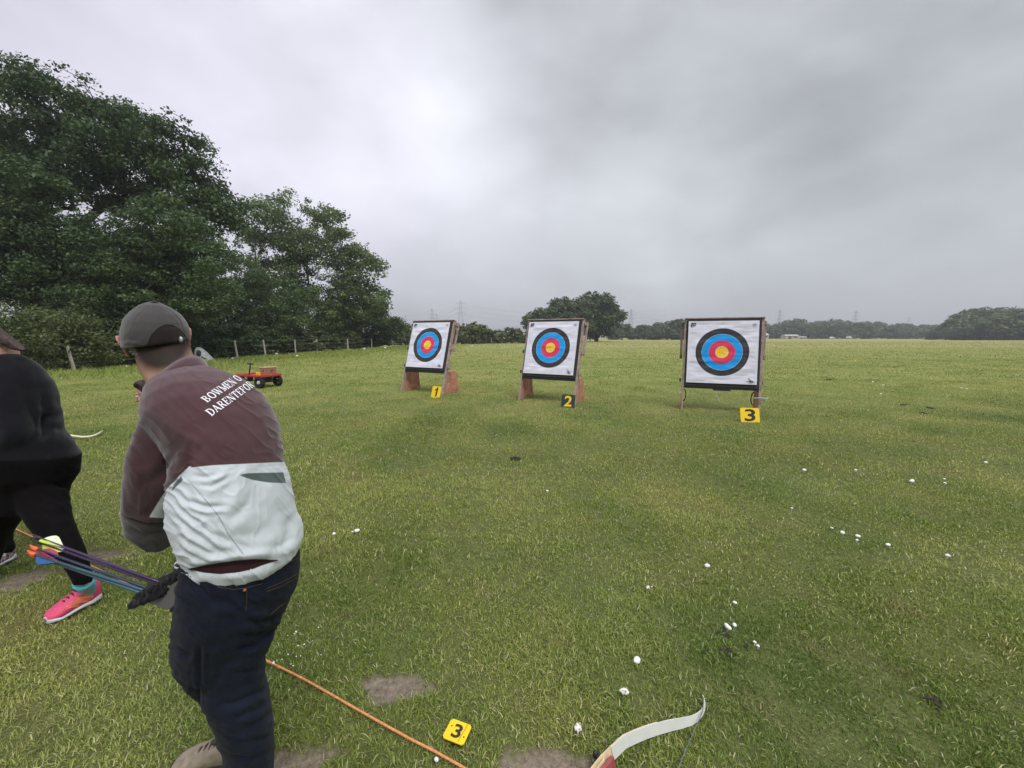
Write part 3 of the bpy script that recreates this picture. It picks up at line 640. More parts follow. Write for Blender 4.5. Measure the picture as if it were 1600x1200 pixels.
def target(label, base, yaw, tilt, zb, seed, ropes=False, ground_z=0.0):
    rs = np.random.RandomState(seed); t = math.radians(tilt); st, ct = math.sin(t), math.cos(t)
    root = empty('archery_target', base, math.radians(yaw), label=label, cat='archery target', group='archery targets standing in a row')
    def B(u, w_, n): return np.array([u, w_ * st - n * ct, zb + w_ * ct + n * st])
    UP = np.array([0, st, ct]); NO = np.array([0, -ct, st]); Rm = np.stack([np.array([1, 0, 0]), NO, UP], 1)  # columns
    def bb(m_, u0, u1, w0, w1, n0, n1, mi=0):
        return m_.box(B((u0 + u1) / 2, (w0 + w1) / 2, (n0 + n1) / 2), (u1 - u0, n1 - n0, w1 - w0), Rm, mi)
    boss = bb(MB(), -.680, .695, -.075, 1.345, -.15, -.008).build('boss', boss_m, root, bevel=.012)
    # paper face with creases
    n = 70; uu, ww = np.meshgrid(np.linspace(-.65, .65, n), np.linspace(0, 1.3, n))
    wr = (vnoise(uu * 3 + 5, ww * 13, seed) - .5) * .016 + (vnoise(uu * 7, ww * 34, seed + 1) - .5) * .007 + (vnoise(uu * 5 + ww * 5, ww * 9 - uu * 6, seed + 2) - .5) * .012
    edge = np.clip(np.minimum(np.minimum(uu + .65, .65 - uu), np.minimum(ww, 1.3 - ww)) / .08, .25, 1); nn = .012 + wr * edge + .004
    V = np.stack([uu, ww * st - nn * ct, zb + ww * ct + nn * st], -1).reshape(-1, 3)
    i, j = np.meshgrid(np.arange(n - 1), np.arange(n - 1)); a = (j * n + i).ravel()
    pap = np_mesh('paper_face', V, np.stack([a, a + 1, a + n + 1, a + n], 1), pmat, root, attrs={'pu': uu.ravel(), 'pw': (ww - .65).ravel()}, smooth=True)
    lg = MB()
    for k, (x, y, w_, h) in enumerate(((-.60, 1.235, .045, .03), (-.545, 1.235, .04, .03), (-.605, 1.195, .03, .03), (-.565, 1.19, .02, .035), (-.535, 1.195, .022, .02), (-.60, 1.17, .02, .015))):
        bb(lg, x, x + w_, y, y + h, .024 + .0007 * k, .0265 + .0007 * k)
    lg.build('printed_logo', logo_m, pap)
    m2 = MB(); bb(m2, .535, .60, 1.20, 1.206, .0245, .027); bb(m2, .535, .60, 1.215, 1.221, .0245, .027); bb(m2, .535, .60, 1.23, 1.236, .0245, .027); m2.build('printed_stamp', greyp, pap)
    m3 = MB(); m3.tube([B(.50, .13, .026), B(.545, .06, .026)], .005, 5); m3.tube([B(.545 + .03 * math.cos(q), .06 + .022 * math.sin(q), .026) for q in np.linspace(0, 6.28, 12)], .004, 5); m3.tube([B(.47, .07, .026), B(.60, .055, .026)], .003, 5)
    m3.build('printed_emblem', logo_m, pap)
    # arrow-worn middle
    hm = MB()
    for _ in range(9):
        a_, r__ = rs.uniform(0, 6.28), abs(rs.normal(0, .05)); c = B(r__ * math.cos(a_), .65 + r__ * math.sin(a_), .025); hm.beam(c, c + np.array([rs.uniform(-.02, .02), 0, rs.uniform(-.008, .008)]), .006, .004)
    hm.build('arrow_holes', boss_m, pap)
    wg = -(zb + .02) / ct
    for s in (-1, 1):
        x0, x1 = (-.725, -.69) if s < 0 else (.70, .752)
        bb(MB(), x0, x1, wg, 1.375, -.125, -.035).build('leg', wood_w, root, bevel=.006)
    bb(MB(), -.725, .755, 1.352, 1.378, -.13, -.002).build('top_rail', wood_w, root, bevel=.005)
    bb(MB(), -.69, .70, -.118, -.078, -.12, -.03).build('bottom_rail', boss_m, root, bevel=.005)
    if ropes: bb(MB(), -.12, .20, -.15, -.120, -.10, -.04).build('centre_block', boss_m, root)
    # folded rear strut with its brackets on each side
    for s in (-1, 1):
        x = .755 * s + .01
        MB().beam(B(x + .02 * s, 1.33, -.20), B(x + .02 * s, .52, -.17), .045, .05, up=(1, 0, 0)).build('rear_strut', wood_w, root, bevel=.005)
        k = MB()
        for w_ in (1.26, .56, .05): bb(k, min(x, x + .035 * s), max(x, x + .035 * s), w_ - .035, w_ + .035, -.21 if w_ > .1 else -.16, -.05)
        k.build('bracket', wood_w if s > 0 else metal_d, root, bevel=.004)
        fy = wg * st + .09   # foot of the leg in y
        g_ = MB(); H_ = zb - .10; x_in = (.70 if s > 0 else -.705)
        top_y = (H_ - zb) / ct * st + .12
        gd = .8 if not ropes else .42
        poly = [(fy + .02, -.01), (fy + gd, -.01), (fy + gd - .04, .10), (top_y + gd * .62, H_ * .86), (top_y + gd * .5, H_), (top_y, H_)]
        g_.prism(poly, .022, (x_in - .011 if s > 0 else x_in - .011, 0, 0), (0, 1, 0), (0, 0, 1)); g_.build('side_panel', ply, root, bevel=.003)
        # carrying cord hanging from the panel
        c0 = np.array([x_in - .03 * s, top_y + .12, H_ * .85]); pts = [c0 + np.array([-.05 * math.sin(q) * s, .02 * q, -.14 * (1 - math.cos(q)) / 1.0]) for q in np.linspace(0, 3.1, 9)]
        MB().tube(pts, .008 if not ropes else .011, 6).build('cord', rope_g if not ropes else metal_d, root)
    if ropes:
        MB().tube([B(-.08, -.17, -.03), B(-.06, -.24, -.02), B(-.03, -.30, 0), B(-.0, -.36, .02)], .006, 5).build('loose_string', rope_g, root)
        MB().tube([B(.62, -.27, .0), B(.72, -.26, .03), B(.82, -.27, .02), B(.86, -.25, .0)], .012, 6).build('cord', rope_g, root)
        MB().tube([B(-.83, -.26, .0), B(-.78, -.22, .03), B(-.72, -.22, .02)], .009, 6).build('cord', rope_g, root)
    return root
target('leftmost straw target with white square face, by the yellow number 1 card', (-2.44, 10.62, 0), -27.5, 17.5, .70, 1)
target('middle target with white square face, by the black number 2 card', (.85, 9.18, 0), -29, 15.5, .655, 2)
target('largest nearest target with white square face, by the yellow number 3 card', (4.32, 7.92, 0), -21, 8, .585, 3, True)

def card(label, px, py, yaw, tilt, wd, ht, ch, plate, figure, Yfix=None):
    c = G(px, py) if Yfix is None else P(px, py, Yfix); root = empty('number_card', (c[0], c[1], max(0, c[2])), math.radians(yaw), label=label, cat='number card', group='number cards marking the targets')
    t = math.radians(tilt); U = np.array([1, 0, 0.0]); W = np.array([0, math.sin(t), math.cos(t)]); k = .02
    poly = [(-wd / 2 + k, 0), (wd / 2 - k, 0), (wd / 2, k), (wd / 2, ht - k), (wd / 2 - k, ht), (-wd / 2 + k, ht), (-wd / 2, ht - k), (-wd / 2, k)]
    MB().prism(poly, .006, (0, 0, 0), U, W).build('plate', plate, root)
    digit('figure', ch, W * ht * .5 + np.cross(U, W) * .006, U, W, wd * (.56 if ch != '1' else .40), ht * .82, figure, root, .06)
    MB().tube([(0, .015, ht * .5), (0, .09, -.02)], .005, 6).build('stake', metal_d, root)
card('yellow card with black number 1 on the grass before the first target', 680, 621.5, -27, 20, .285, .30, '1', card_y, ink)
card('black card with yellow number 2 on the grass before the middle target', 887, 637, -22, 16, .30, .29, '2', card_k, card_y)
card('yellow card with black number 3 leaning at the leg of the nearest target', 1172.5, 660.3, -8, 18, .325, .27, '3', card_y, ink)
# small card lying by the shooting line
q = [G(*a) for a in ((688.3, 1160.8), (720.5, 1174.4), (741.3, 1145.5), (708.5, 1133.9))]; ctr = sum(q) / 4
U = (q[1] - q[0] + q[2] - q[3]) / 2; W = (q[3] - q[0] + q[2] - q[1]) / 2; wl, hl = np.linalg.norm(U), np.linalg.norm(W); U /= wl; W = W - U * W.dot(U); W /= np.linalg.norm(W)
root = empty('number_card', tuple(ctr), label='small yellow card with black number 3 lying flat by the orange rope', cat='number card'); k = .008
MB().prism([(-wl / 2 + k, -hl / 2), (wl / 2 - k, -hl / 2), (wl / 2, -hl / 2 + k), (wl / 2, hl / 2 - k), (wl / 2 - k, hl / 2), (-wl / 2 + k, hl / 2), (-wl / 2, hl / 2 - k), (-wl / 2, -hl / 2 + k)], .004, (0, 0, .026), U, W).build('plate', card_y, root)
digit('figure', '3', np.array([0, 0, .030]), U, W, wl * .40, hl * .66, ink, root)
sc_ = MB(); sc_.tube([U * .028 + W * .045 + np.array([0, 0, .031]), U * .020 - W * .035 + np.array([0, 0, .031])], .0008, 4); sc_.ball(-U * .03 + W * .012 + np.array([0, 0, .031]), (.003, .003, .001)); sc_.ball(U * .034 - W * .012 + np.array([0, 0, .031]), (.003, .003, .001))
sc_.build('scratch', mat('brown_mark', (.16, .08, .02), .7, .2), root)

# ------------------------------------------------------------------ shooting line rope
rm_ = mat('orange_rope', (.70, .29, .12), .75, .25, 90, .8, 500, .003)
rp = [(-300, 680), (-120, 758), (25, 830), (120, 877), (215, 925), (290, 963), (350, 1000), (412, 1035.5), (480, 1072), (541, 1106), (600, 1139), (641, 1161.5), (680, 1181), (713, 1199.8), (780, 1240), (900, 1320)]
pts = [G(*a) for a in rp]; fine_pts = []
for a, b_ in zip(pts[:-1], pts[1:]):
    for t in np.linspace(0, 1, 7)[:-1]:
        q = a * (1 - t) + b_ * t; fine_pts.append(q + np.array([.0025 * math.sin(q[0] * 5), .002 * math.sin(q[0] * 7 + 1), .022 + .0015 * math.sin(q[0] * 11)]))
MB().tube(fine_pts, .0048, 8).build('rope', rm_, smooth=True, label='thin orange rope stretched over the grass as shooting line', cat='rope')

# ------------------------------------------------------------------ bow lying in the foreground
limb_m = mat('white_limb', (.62, .63, .58), .35, .06, 20, spec=.5); maple = mat('maple_laminate', (.68, .54, .33), .4, .15, 40); red_w = mat('red_riser_wood', (.30, .075, .07), .35, .2, 25); blk = mat('black_laminate', (.03, .022, .028), .4, .15, 20); string_m = mat('bow_string', (.12, .14, .13), .6, .1, 60)
bow = empty('recurve_bow', tuple(G(960, 1196)), label='wooden recurve bow with white limbs lying on edge in the near grass', cat='bow'); bo = np.array(bow.location)
low = [(930, 1232), (945, 1212), (959, 1197), (978, 1178), (995, 1169.5), (1012.5, 1162), (1030, 1156), (1047, 1151), (1065, 1146.5), (1081, 1141.5), (1090, 1135), (1097, 1127), (1101, 1118), (1102.3, 1110), (1101, 1101), (1098.5, 1094.5)]
hts = [.046, .046, .045, .044, .043, .042, .041, .040, .037, .033, .028, .022, .016, .012, .010, .006]
def ribbon(pxs, hts, th, z0, off=0.0, lift=0.0):
    m_ = MB(); pp = [G(*a) for a in pxs]; rings = []
    for i, p_ in enumerate(pp):
        t = pp[min(i + 1, len(pp) - 1)] - pp[max(i - 1, 0)]; t /= np.linalg.norm(t); nn = np.array([-t[1], t[0], 0]); tilt_ = .30
        up = np.array([0, 0, 1.0]) * math.cos(tilt_) + nn * math.sin(tilt_); sd_ = nn * math.cos(tilt_) - np.array([0, 0, math.sin(tilt_)])
        b0 = p_ + np.array([0, 0, z0]) + sd_ * off + up * lift; rings.append([b0, b0 + sd_ * th, b0 + sd_ * th + up * hts[i], b0 + up * hts[i]])
    m_.loft([[q - bo for q in r] for r in rings]); return m_
ribbon(low[2:], hts[2:], .0035, .022).build('limb', limb_m, bow)
ribbon(low[:7], [h * .98 for h in hts[:7]], .004, .022, .0045).build('limb_core', maple, bow)
ribbon([(905, 1272), (925, 1248), (940, 1226), (957, 1204)], [.036] * 4, .016, .022, -.0165).build('riser', red_w, bow, bevel=.002)
ribbon([(905, 1268), (925, 1244), (940, 1222), (956, 1201)], [.040] * 4, .006, .022, .0095, .0).build('riser_laminate', blk, bow)
ribbon([(905, 1270), (925, 1246), (938, 1226), (948, 1212)], [.038] * 4, .003, .022, -.0005, .002).build('riser_stripe', maple, bow)
kb = G(930, 1196); MB().ball(kb + np.array([0, 0, .045]) - bo, (.011, .011, .016)).ball(kb + np.array([0.012, -.012, .045]) - bo, (.012, .010, .012)).build('limb_bolt', blk, bow, smooth=True)
sp = [G(1099, 1098), G(1097, 1128), G(1085, 1152), G(1068, 1190), G(1050, 1235)]
MB().tube([p_ + np.array([0, 0, z]) - bo for p_, z in zip(sp, (.028, .05, .036, .03, .03))], .0016, 6).build('string', string_m, bow)
# the other bow, beyond the woman
bo2 = G(135, 689); bow2 = empty('bow', tuple(bo2), label='slim pale bow lying on the grass beside the woman in black', cat='bow')
arc = [(20, 655), (60, 672), (90, 681), (107, 684.6), (118, 686.6), (130, 688), (140, 687.4), (148, 685.4), (155, 682), (161, 677.4)]
MB().tube([G(*a) + np.array([0, 0, .05]) - bo2 for a in arc], [.012, .016, .017, .017, .016, .016, .015, .014, .012, .007], 8).build('limb', mat('pale_limb', (.72, .68, .48), .4, .08), bow2, smooth=True)
MB().tube([G(20, 655) + np.array([0, 0, .05]) - bo2, G(161, 677.4) + np.array([0, 0, .045]) - bo2], .0015, 5).build('string', string_m, bow2)

# ------------------------------------------------------------------ garden cart with its load
red_p = mat('red_paint', (.52, .045, .05), .45, .15, 15); hub_m = mat('hub_white', (.65, .65, .63), .4, .08, 20)
fw = np.array([-.94, .34, 0]); fw /= np.linalg.norm(fw); C0 = np.array([-7.47, 11.42, 0]); cc = C0 + fw * .55 + np.array([.34, .94, 0]) * .33
cart = empty('garden_cart', tuple(cc), math.atan2(fw[1], fw[0]), label='low red flatbed garden cart with black tyres behind the shoulder of the man', cat='cart')
dk = MB(); dk.box((0, 0, .345), (1.10, .64, .03)); dk.build('deck', red_p, cart, bevel=.008)
rl = MB(); rl.box((0, .33, .375), (1.12, .02, .05)); rl.box((0, -.33, .375), (1.12, .02, .05)); rl.box((.56, 0, .375), (.02, .64, .05)); rl.box((-.56, 0, .375), (.02, .64, .05)); rl.build('side_rail', red_p, cart, bevel=.004)
MB().beam((-.4, -.3, .17), (-.4, .3, .17), .03, .03).beam((.4, -.3, .17), (.4, .3, .17), .03, .03).beam((-.4, 0, .17), (-.4, 0, .33), .05, .3, up=(1, 0, 0)).beam((.4, 0, .17), (.4, 0, .33), .05, .2, up=(1, 0, 0)).beam((.1, .12, .31), (.42, .12, .2), .03, .03).build('chassis', metal_d, cart)
for x in (-.40, .40):
    for y in (-.30, .30):
        wr_ = MB(); pr = [(.045, .10), (.055, .135), (.045, .168), (0, .178), (-.045, .168), (-.055, .135), (-.045, .10)]; rings = []
        for k in range(24):
            a = k * 2 * math.pi / 24; rings.append([(x + rr * math.sin(a), y + w_, .178 + rr * math.cos(a)) for w_, rr in pr])
        rings.append(rings[0]); wr_.loft(rings, cap=False); wh = wr_.build('wheel', tyre, cart, smooth=True)
        MB().tube([(x, y - .04, .178), (x, y + .04, .178)], .055, 16).tube([(x, y - .062, .178), (x, y + .062, .178)], .035, 10).build('hub', hub_m if (x < 0 and y > 0) else metal_d, wh)
h0, h1 = np.array([.46, -.02, .36]), np.array([.37, -.02, .70])
MB().tube([h0, h1], .02, 8).build('handle', metal_d, cart)
hg = MB(); ri = [h1 + np.array([.0, .0, 0]) + np.array([.13 * math.cos(a), .03 * math.sin(a) - .0, .025 * math.sin(a)]) for a in np.linspace(0, 2 * math.pi, 17)]; hg.tube(ri, .013, 6); hg.build('grip', metal_d, cart)
crate_m = mat('crate_wood', (.34, .17, .11), .8, .3, 9, .4, 50, .003); crate_l = mat('pale_crate_edge', (.68, .54, .36), .8, .15, 9)
def cart_pt(x, y, z):
    a = cart.rotation_euler.z; return (cc[0] + x * math.cos(a) - y * math.sin(a), cc[1] + x * math.sin(a) + y * math.cos(a), z)
cr = empty('wooden_crate', cart_pt(-.34, -.06, .362), cart.rotation_euler.z + .04, label='reddish wooden crate with cut out hand holes sitting on the red cart', cat='crate')
for nm, s_ in (('side', 1), ('side', -1)):
    for k in range(3): MB().box((0, s_ * .17, .05 + k * .078), (.26, .016, .074)).build('side_board', crate_m, cr, bevel=.002)
for s_ in (1, -1):
    for k in range(3): MB().box((s_ * .135, 0, .05 + k * .078), (.016, .32, .074)).build('end_board', crate_m, cr, bevel=.002)
MB().box((0, 0, .008), (.25, .32, .012)).build('base_board', crate_m, cr)
MB().box((0, .172, .256), (.30, .03, .014)).box((0, -.172, .256), (.30, .03, .014)).box((-.137, 0, .2565), (.03, .312, .014)).box((.137, 0, .2565), (.03, .312, .014)).build('rim', crate_l, cr)
MB().box((-.145, 0, .15), (.006, .05, .045)).build('hand_hole', dark, cr); MB().box((0, .180, .15), (.05, .006, .045)).build('hand_hole', dark, cr)
yb = empty('yellow_box', cart_pt(-.30, .245, .362), cart.rotation_euler.z + .2, label='small yellow box on the cart deck in front of the crate', cat='box')
MB().box((0, 0, .062), (.12, .05, .12)).build('body', mat('yellow_box_paint', (.85, .50, .03), .5, .05), yb, bevel=.004); MB().box((0, .027, .062), (.05, .003, .05)).build('panel', mat('orange_label', (.75, .30, .02), .5, .05), yb)

# pale bag at the hedge
cb = P(319, 562, 22.5); cb[2] = 0; bag = empty('canvas_bag', tuple(cb), .2, label='pale grey canvas bag by the hedge beside the ear of the man', cat='bag')
m_ = MB(); rings = []; rsb = np.random.RandomState(4)
for k, (z, rx, ry, ox) in enumerate(((0, .42, .32, .06), (.12, .48, .34, .05), (.35, .40, .30, -.02), (.6, .33, .24, -.10), (.8, .22, .17, -.18), (.93, .10, .08, -.24))):
    rings.append([(ox + rx * (1 + .12 * math.sin(5 * a + k)) * math.cos(a), ry * (1 + .1 * math.sin(4 * a + k * 2)) * math.sin(a), z) for a in np.linspace(0, 2 * math.pi, 24, endpoint=False)])
m_.loft(rings); m_.build('sack', mat('grey_canvas', (.40, .42, .40), .85, .3, 6, .5, 20, .02), bag, smooth=True)
MB().ball((-.12, -.22, .56), (.14, .09, .22), nu=12, nv=8).build('opening', dark, bag, smooth=True)
MB().tube([(.02, -.30, .40), (.15, -.30, .32), (.28, -.24, .26)], .025, 6).build('strap', metal_d, bag)

# ------------------------------------------------------------------ mushrooms, clods, daisies
mush_m = mat('mushroom_white', (.74, .72, .66), .6, .10, 60, .4, 200, .003); gill = mat('mushroom_brown', (.40, .28, .20), .8, .4, 120)
ms_list = [(995, 1033, 13.5, 'W', 'largest smooth white mushroom cap, alone on open grass right of the small yellow card'), (975, 1082, 13, 'B', 'broken mushroom piece with pinkish gills below the largest white cap'), (903, 1139, 13, 'B', 'broken crumbly mushroom piece between the yellow card and the bow tip'),
 (682, 1189, 8, 'W', 'white mushroom tucked under the orange rope near the yellow card'), (558, 830, 9, 'W', 'bigger white mushroom of the pair right of the man in the cap'), (522, 835, 6.5, 'W', 'smaller round mushroom of the pair right of the man in the cap'), (551, 832, 4, 'W', 'tiny white flake touching the bigger mushroom right of the man'),
 (855, 768, 4.5, 'W', 'lone small mushroom on the grass below the middle target'), (1105, 885, 9.5, 'W', 'oval white mushroom highest of those right of centre'), (1012, 919, 7, 'B', 'ragged small mushroom piece up and left of the group of three'), (1148, 943, 7.5, 'W', 'small white mushroom above the touching pair'),
 (1137, 981, 13, 'W', 'bigger cap of the touching mushroom pair'), (1147.5, 978, 8, 'W', 'smaller cap of the touching mushroom pair'), (1179, 1005, 6, 'W', 'upper bit of the two white crumbs beside the dark clods'), (1184, 1011, 6, 'W', 'lower bit of the two white crumbs beside the dark clods'),
 (1316, 833, 8.5, 'W', 'ring shaped mushroom, left one of the three in a sloping row'), (1340, 838.5, 9, 'W', 'middle mushroom of the three in a sloping row'), (1338.5, 845, 5, 'W', 'flat flake right under the middle mushroom of the sloping row'), (1387, 852, 8.5, 'W', 'right mushroom of the three in a sloping row'), (1299.5, 826, 5, 'W', 'small flake above and left of the sloping row of mushrooms'),
 (1480.5, 869, 8.5, 'W', 'white mushroom lying farthest right in the near grass'), (1237, 795, 4.5, 'W', 'small mushroom up and left of the sloping row'), (1424.5, 752, 10, 'W', 'long flat white mushroom in the far right grass'), (1475, 749, 5, 'W', 'upper of two stacked white specks in the far right grass'), (1476.5, 755.5, 5.5, 'W', 'lower of two stacked white specks in the far right grass'),
 (1540, 723, 6, 'W', 'white mushroom closest to the right edge of the field'), (1256.5, 735, 7, 'W', 'white mushroom below the yellow number 3 card of the nearest target'), (1337, 735, 5, 'W', 'white mushroom right of the one below the number 3 card'), (1363.5, 597, 3.5, 'W', 'distant white speck, leftmost of the far cluster right of the nearest target'), (1380, 602, 3.5, 'W', 'distant white speck, upper right of the far cluster'), (1376, 615.5, 4.5, 'W', 'distant white speck, lowest of the far cluster'), (1502, 606.5, 3.5, 'W', 'distant white speck, left of the far pair at the right'), (1510, 608, 3.5, 'W', 'distant white speck, right of the far pair at the right')]
for i, (px, py, s_, kd, lb) in enumerate(ms_list):
    c = G(px, py + s_ * .25, .01); rsm = random.Random(i * 7 + 1); R_ = s_ / 2 * (c[1] * CP + (CAM_H) * SP) / F_PX / max(1, 1 + .25 * abs(px - 800) / 800)
    root = empty('mushroom', (c[0], c[1], 0), rsm.uniform(0, 6), label=lb, cat='mushroom', group='white mushrooms scattered over the grass')
    m_ = MB(); sx2, sy2 = (1.0, .82) if kd == 'W' else (.8, 1.1)
    if s_ > 9.8 and py > 740 and py < 990: sx2, sy2 = 1.15, .6
    m_.ball((0, 0, .018 + R_ * .45), (R_ * sx2, R_ * sy2, R_ * .62), nu=18, nv=12)
    m_.v = [(x * (1 + (.08 if kd == 'W' else .32) * math.sin(5 * math.atan2(y, x) + i)), y * (1 + (.06 if kd == 'W' else .3) * math.sin(7 * math.atan2(y, x) + 2 * i)), z + R_ * .08 * math.sin(x / R_ * 3 + i)) for x, y, z in m_.v]
    m_.build('cap', mush_m, root, smooth=True)
    MB().tube([(0, 0, -.005), (.1 * R_, 0, .02)], [R_ * .3, R_ * .25], 8).build('stem', mush_m, root)
    if kd == 'B':
        m_ = MB()
        for k in range(7): m_.ball((rsm.uniform(-.6, .6) * R_, rsm.uniform(-.7, .7) * R_, .02 + R_ * rsm.uniform(.7, 1.0)), (R_ * .16, R_ * .22, R_ * .14), nu=8, nv=6)
        m_.build('gills', gill, root)
clod_m = mat('dark_soil_clod', (.05, .042, .028), .95, .4, 60, .8, 120, .01)
for i, (px, py, s_, lb) in enumerate(((805, 719, 14, 'dark clod of earth alone on the grass below the second target'), (1131, 996, 14, 'upper dark earth clod among the right hand mushrooms'), (1138, 1023, 17, 'lower dark earth clod among the right hand mushrooms'), (1166, 1012, 7, 'small earth crumb beside the two white crumbs'),
        (1101, 1023, 8, 'small earth crumb left of the lower dark clod'), (1457, 1100, 20, 'dark grassy clod alone in the lower right grass'), (1296, 594, 7, 'distant dark clod just right of the nearest target'), (1412, 634, 8, 'upper left of three dark clods in the far right grass'), (1452, 639, 9, 'upper right of three dark clods in the far right grass'), (1442, 647, 7, 'lowest of three dark clods in the far right grass'))):
    c = G(px, py); R_ = s_ * .68 * (c[1] + .2) / F_PX; m_ = MB(); rsm = random.Random(i + 50)
    for k in range(16):
        a, r__ = rsm.uniform(0, 6.28), rsm.uniform(0, 1) ** .7 * R_; q = R_ * rsm.uniform(.12, .26); m_.ball((r__ * math.cos(a), r__ * .8 * math.sin(a), .014 + q * .5 + (R_ - r__) * .2), (q, q * .8, q * .6), nu=8, nv=6)
    m_.v = [(x + c[0], y + c[1], z) for x, y, z in m_.v]; m_.build('earth_clod', clod_m, origin=(c[0], c[1], 0), smooth=True, label=lb, cat='earth clod', group='dark clods of earth in the grass')
# daisies: far too many to count
rsd = np.random.RandomState(9); n = 2600; y = np.sqrt(rsd.uniform(1.2, 26 ** 2, n)); x = rsd.uniform(-1, 1, n) * (y * 1.5 + .6); kk = (vnoise(x * 1.1, y * 1.1, 77) > .60) | (rsd.rand(n) < .07)
x, y = x[kk], y[kk]; s0 = G(455, 1028); xx = s0[0] + rsd.normal(0, .07, 22); yy2 = s0[1] + rsd.normal(0, .07, 22); x = np.concatenate([x, xx]); y = np.concatenate([y, yy2]); n = len(x)
r = .0035 * rsd.uniform(.6, 1.3, n) * np.clip(1 + y * .10, 1, 2.6); a8 = np.arange(6) * np.pi / 3; z = .024 + rsd.uniform(0, .014, n); tl = rsd.uniform(-.6, .6, (n, 2))
V = np.stack([x[:, None] + r[:, None] * np.cos(a8), y[:, None] + r[:, None] * np.sin(a8), z[:, None] + r[:, None] * (np.cos(a8) * tl[:, :1] + np.sin(a8) * tl[:, 1:])], -1).reshape(-1, 3)
np_mesh('daisies', V, np.arange(n * 6).reshape(n, 6), mat('daisy_petal', (.75, .75, .68), .6, .05), label='tiny white daisies dotted through the grass', cat='daisies', kind='stuff')
# ------------------------------------------------------------------ people: tools
CAMP = np.array([0, 0, CAM_H])
def sections(secs, n=28, q=.7, phi=0.0, power=2.2):
    """rings of a body or garment: each section is (Lx, Ly, Rx, Ry, Y[, q[, phi]]) - its two outline points, its distance, its depth ratio and its turn"""
    cs = []
    for s in secs: cs.append(P((s[0] + s[2]) / 2, (s[1] + s[3]) / 2, s[4]))
    rings = []
    for i, s in enumerate(secs):
        C = cs[i]; c = C - CAMP; c[2] = 0; c /= np.linalg.norm(c); qq = s[5] if len(s) > 5 and s[5] else q; ph = math.radians(s[6] if len(s) > 6 else phi)
        def hit(px, py): d = ray(px, py); return CAMP + d * ((C - CAMP).dot(c) / d.dot(c))
        A, B = hit(s[0], s[1]), hit(s[2], s[3]); C = (A + B) / 2; H = (B - A) / 2; w_ = np.linalg.norm(H); h = H / w_
        T = cs[min(i + 1, len(cs) - 1)] - cs[max(i - 1, 0)]; d = np.cross(h, T); d /= np.linalg.norm(d)
        if d.dot(c) < 0: d = -d
        a = w_ / math.sqrt(math.cos(ph) ** 2 + (qq * math.sin(ph)) ** 2); b = a * qq
        e1 = math.cos(ph) * h + math.sin(ph) * d; e2 = -math.sin(ph) * h + math.cos(ph) * d; ring = []
        for k in range(n):
            t = 2 * math.pi * k / n; ct, st = math.cos(t), math.sin(t); ring.append(C + a * abs(ct) ** (2 / power) * np.sign(ct) * e1 + b * abs(st) ** (2 / power) * np.sign(st) * e2)
        rings.append(ring)
    return rings
def shrink(rings, k): return [[np.mean(r, 0) + (p_ - np.mean(r, 0)) * k for p_ in r] for r in rings]
def sdf(poly, X):
    """signed distance to a polygon, positive inside"""
    poly = np.asarray(poly, float); X = np.asarray(X, float); d = np.full(len(X), 1e9); ins = np.zeros(len(X), bool)
    for i in range(len(poly)):
        a, b_ = poly[i], poly[(i + 1) % len(poly)]; e = b_ - a; v_ = X - a; t = np.clip((v_ @ e) / (e @ e), 0, 1); d = np.minimum(d, np.linalg.norm(v_ - t[:, None] * e, axis=1))
        cnd = ((a[1] > X[:, 1]) != (b_[1] > X[:, 1])) & (X[:, 0] < (b_[0] - a[0]) * (X[:, 1] - a[1]) / (b_[1] - a[1] + 1e-12) + a[0]); ins ^= cnd
    return np.where(ins, d, -d)
def pdist(line, X, along=False):
    line = np.asarray(line, float); d = np.full(len(X), 1e9); L_ = np.linalg.norm(np.diff(line, axis=0), axis=1); cum = np.concatenate([[0], np.cumsum(L_)]) / L_.sum(); tt = np.zeros(len(X))
    for i, (a, b_) in enumerate(zip(line[:-1], line[1:])):
        e = b_ - a; v_ = X - a; t = np.clip((v_ @ e) / (e @ e), 0, 1); q = np.linalg.norm(v_ - t[:, None] * e, axis=1); k = q < d; d = np.where(k, q, d); tt = np.where(k, cum[i] + t * (cum[i + 1] - cum[i]), tt)
    return (d, tt) if along else d
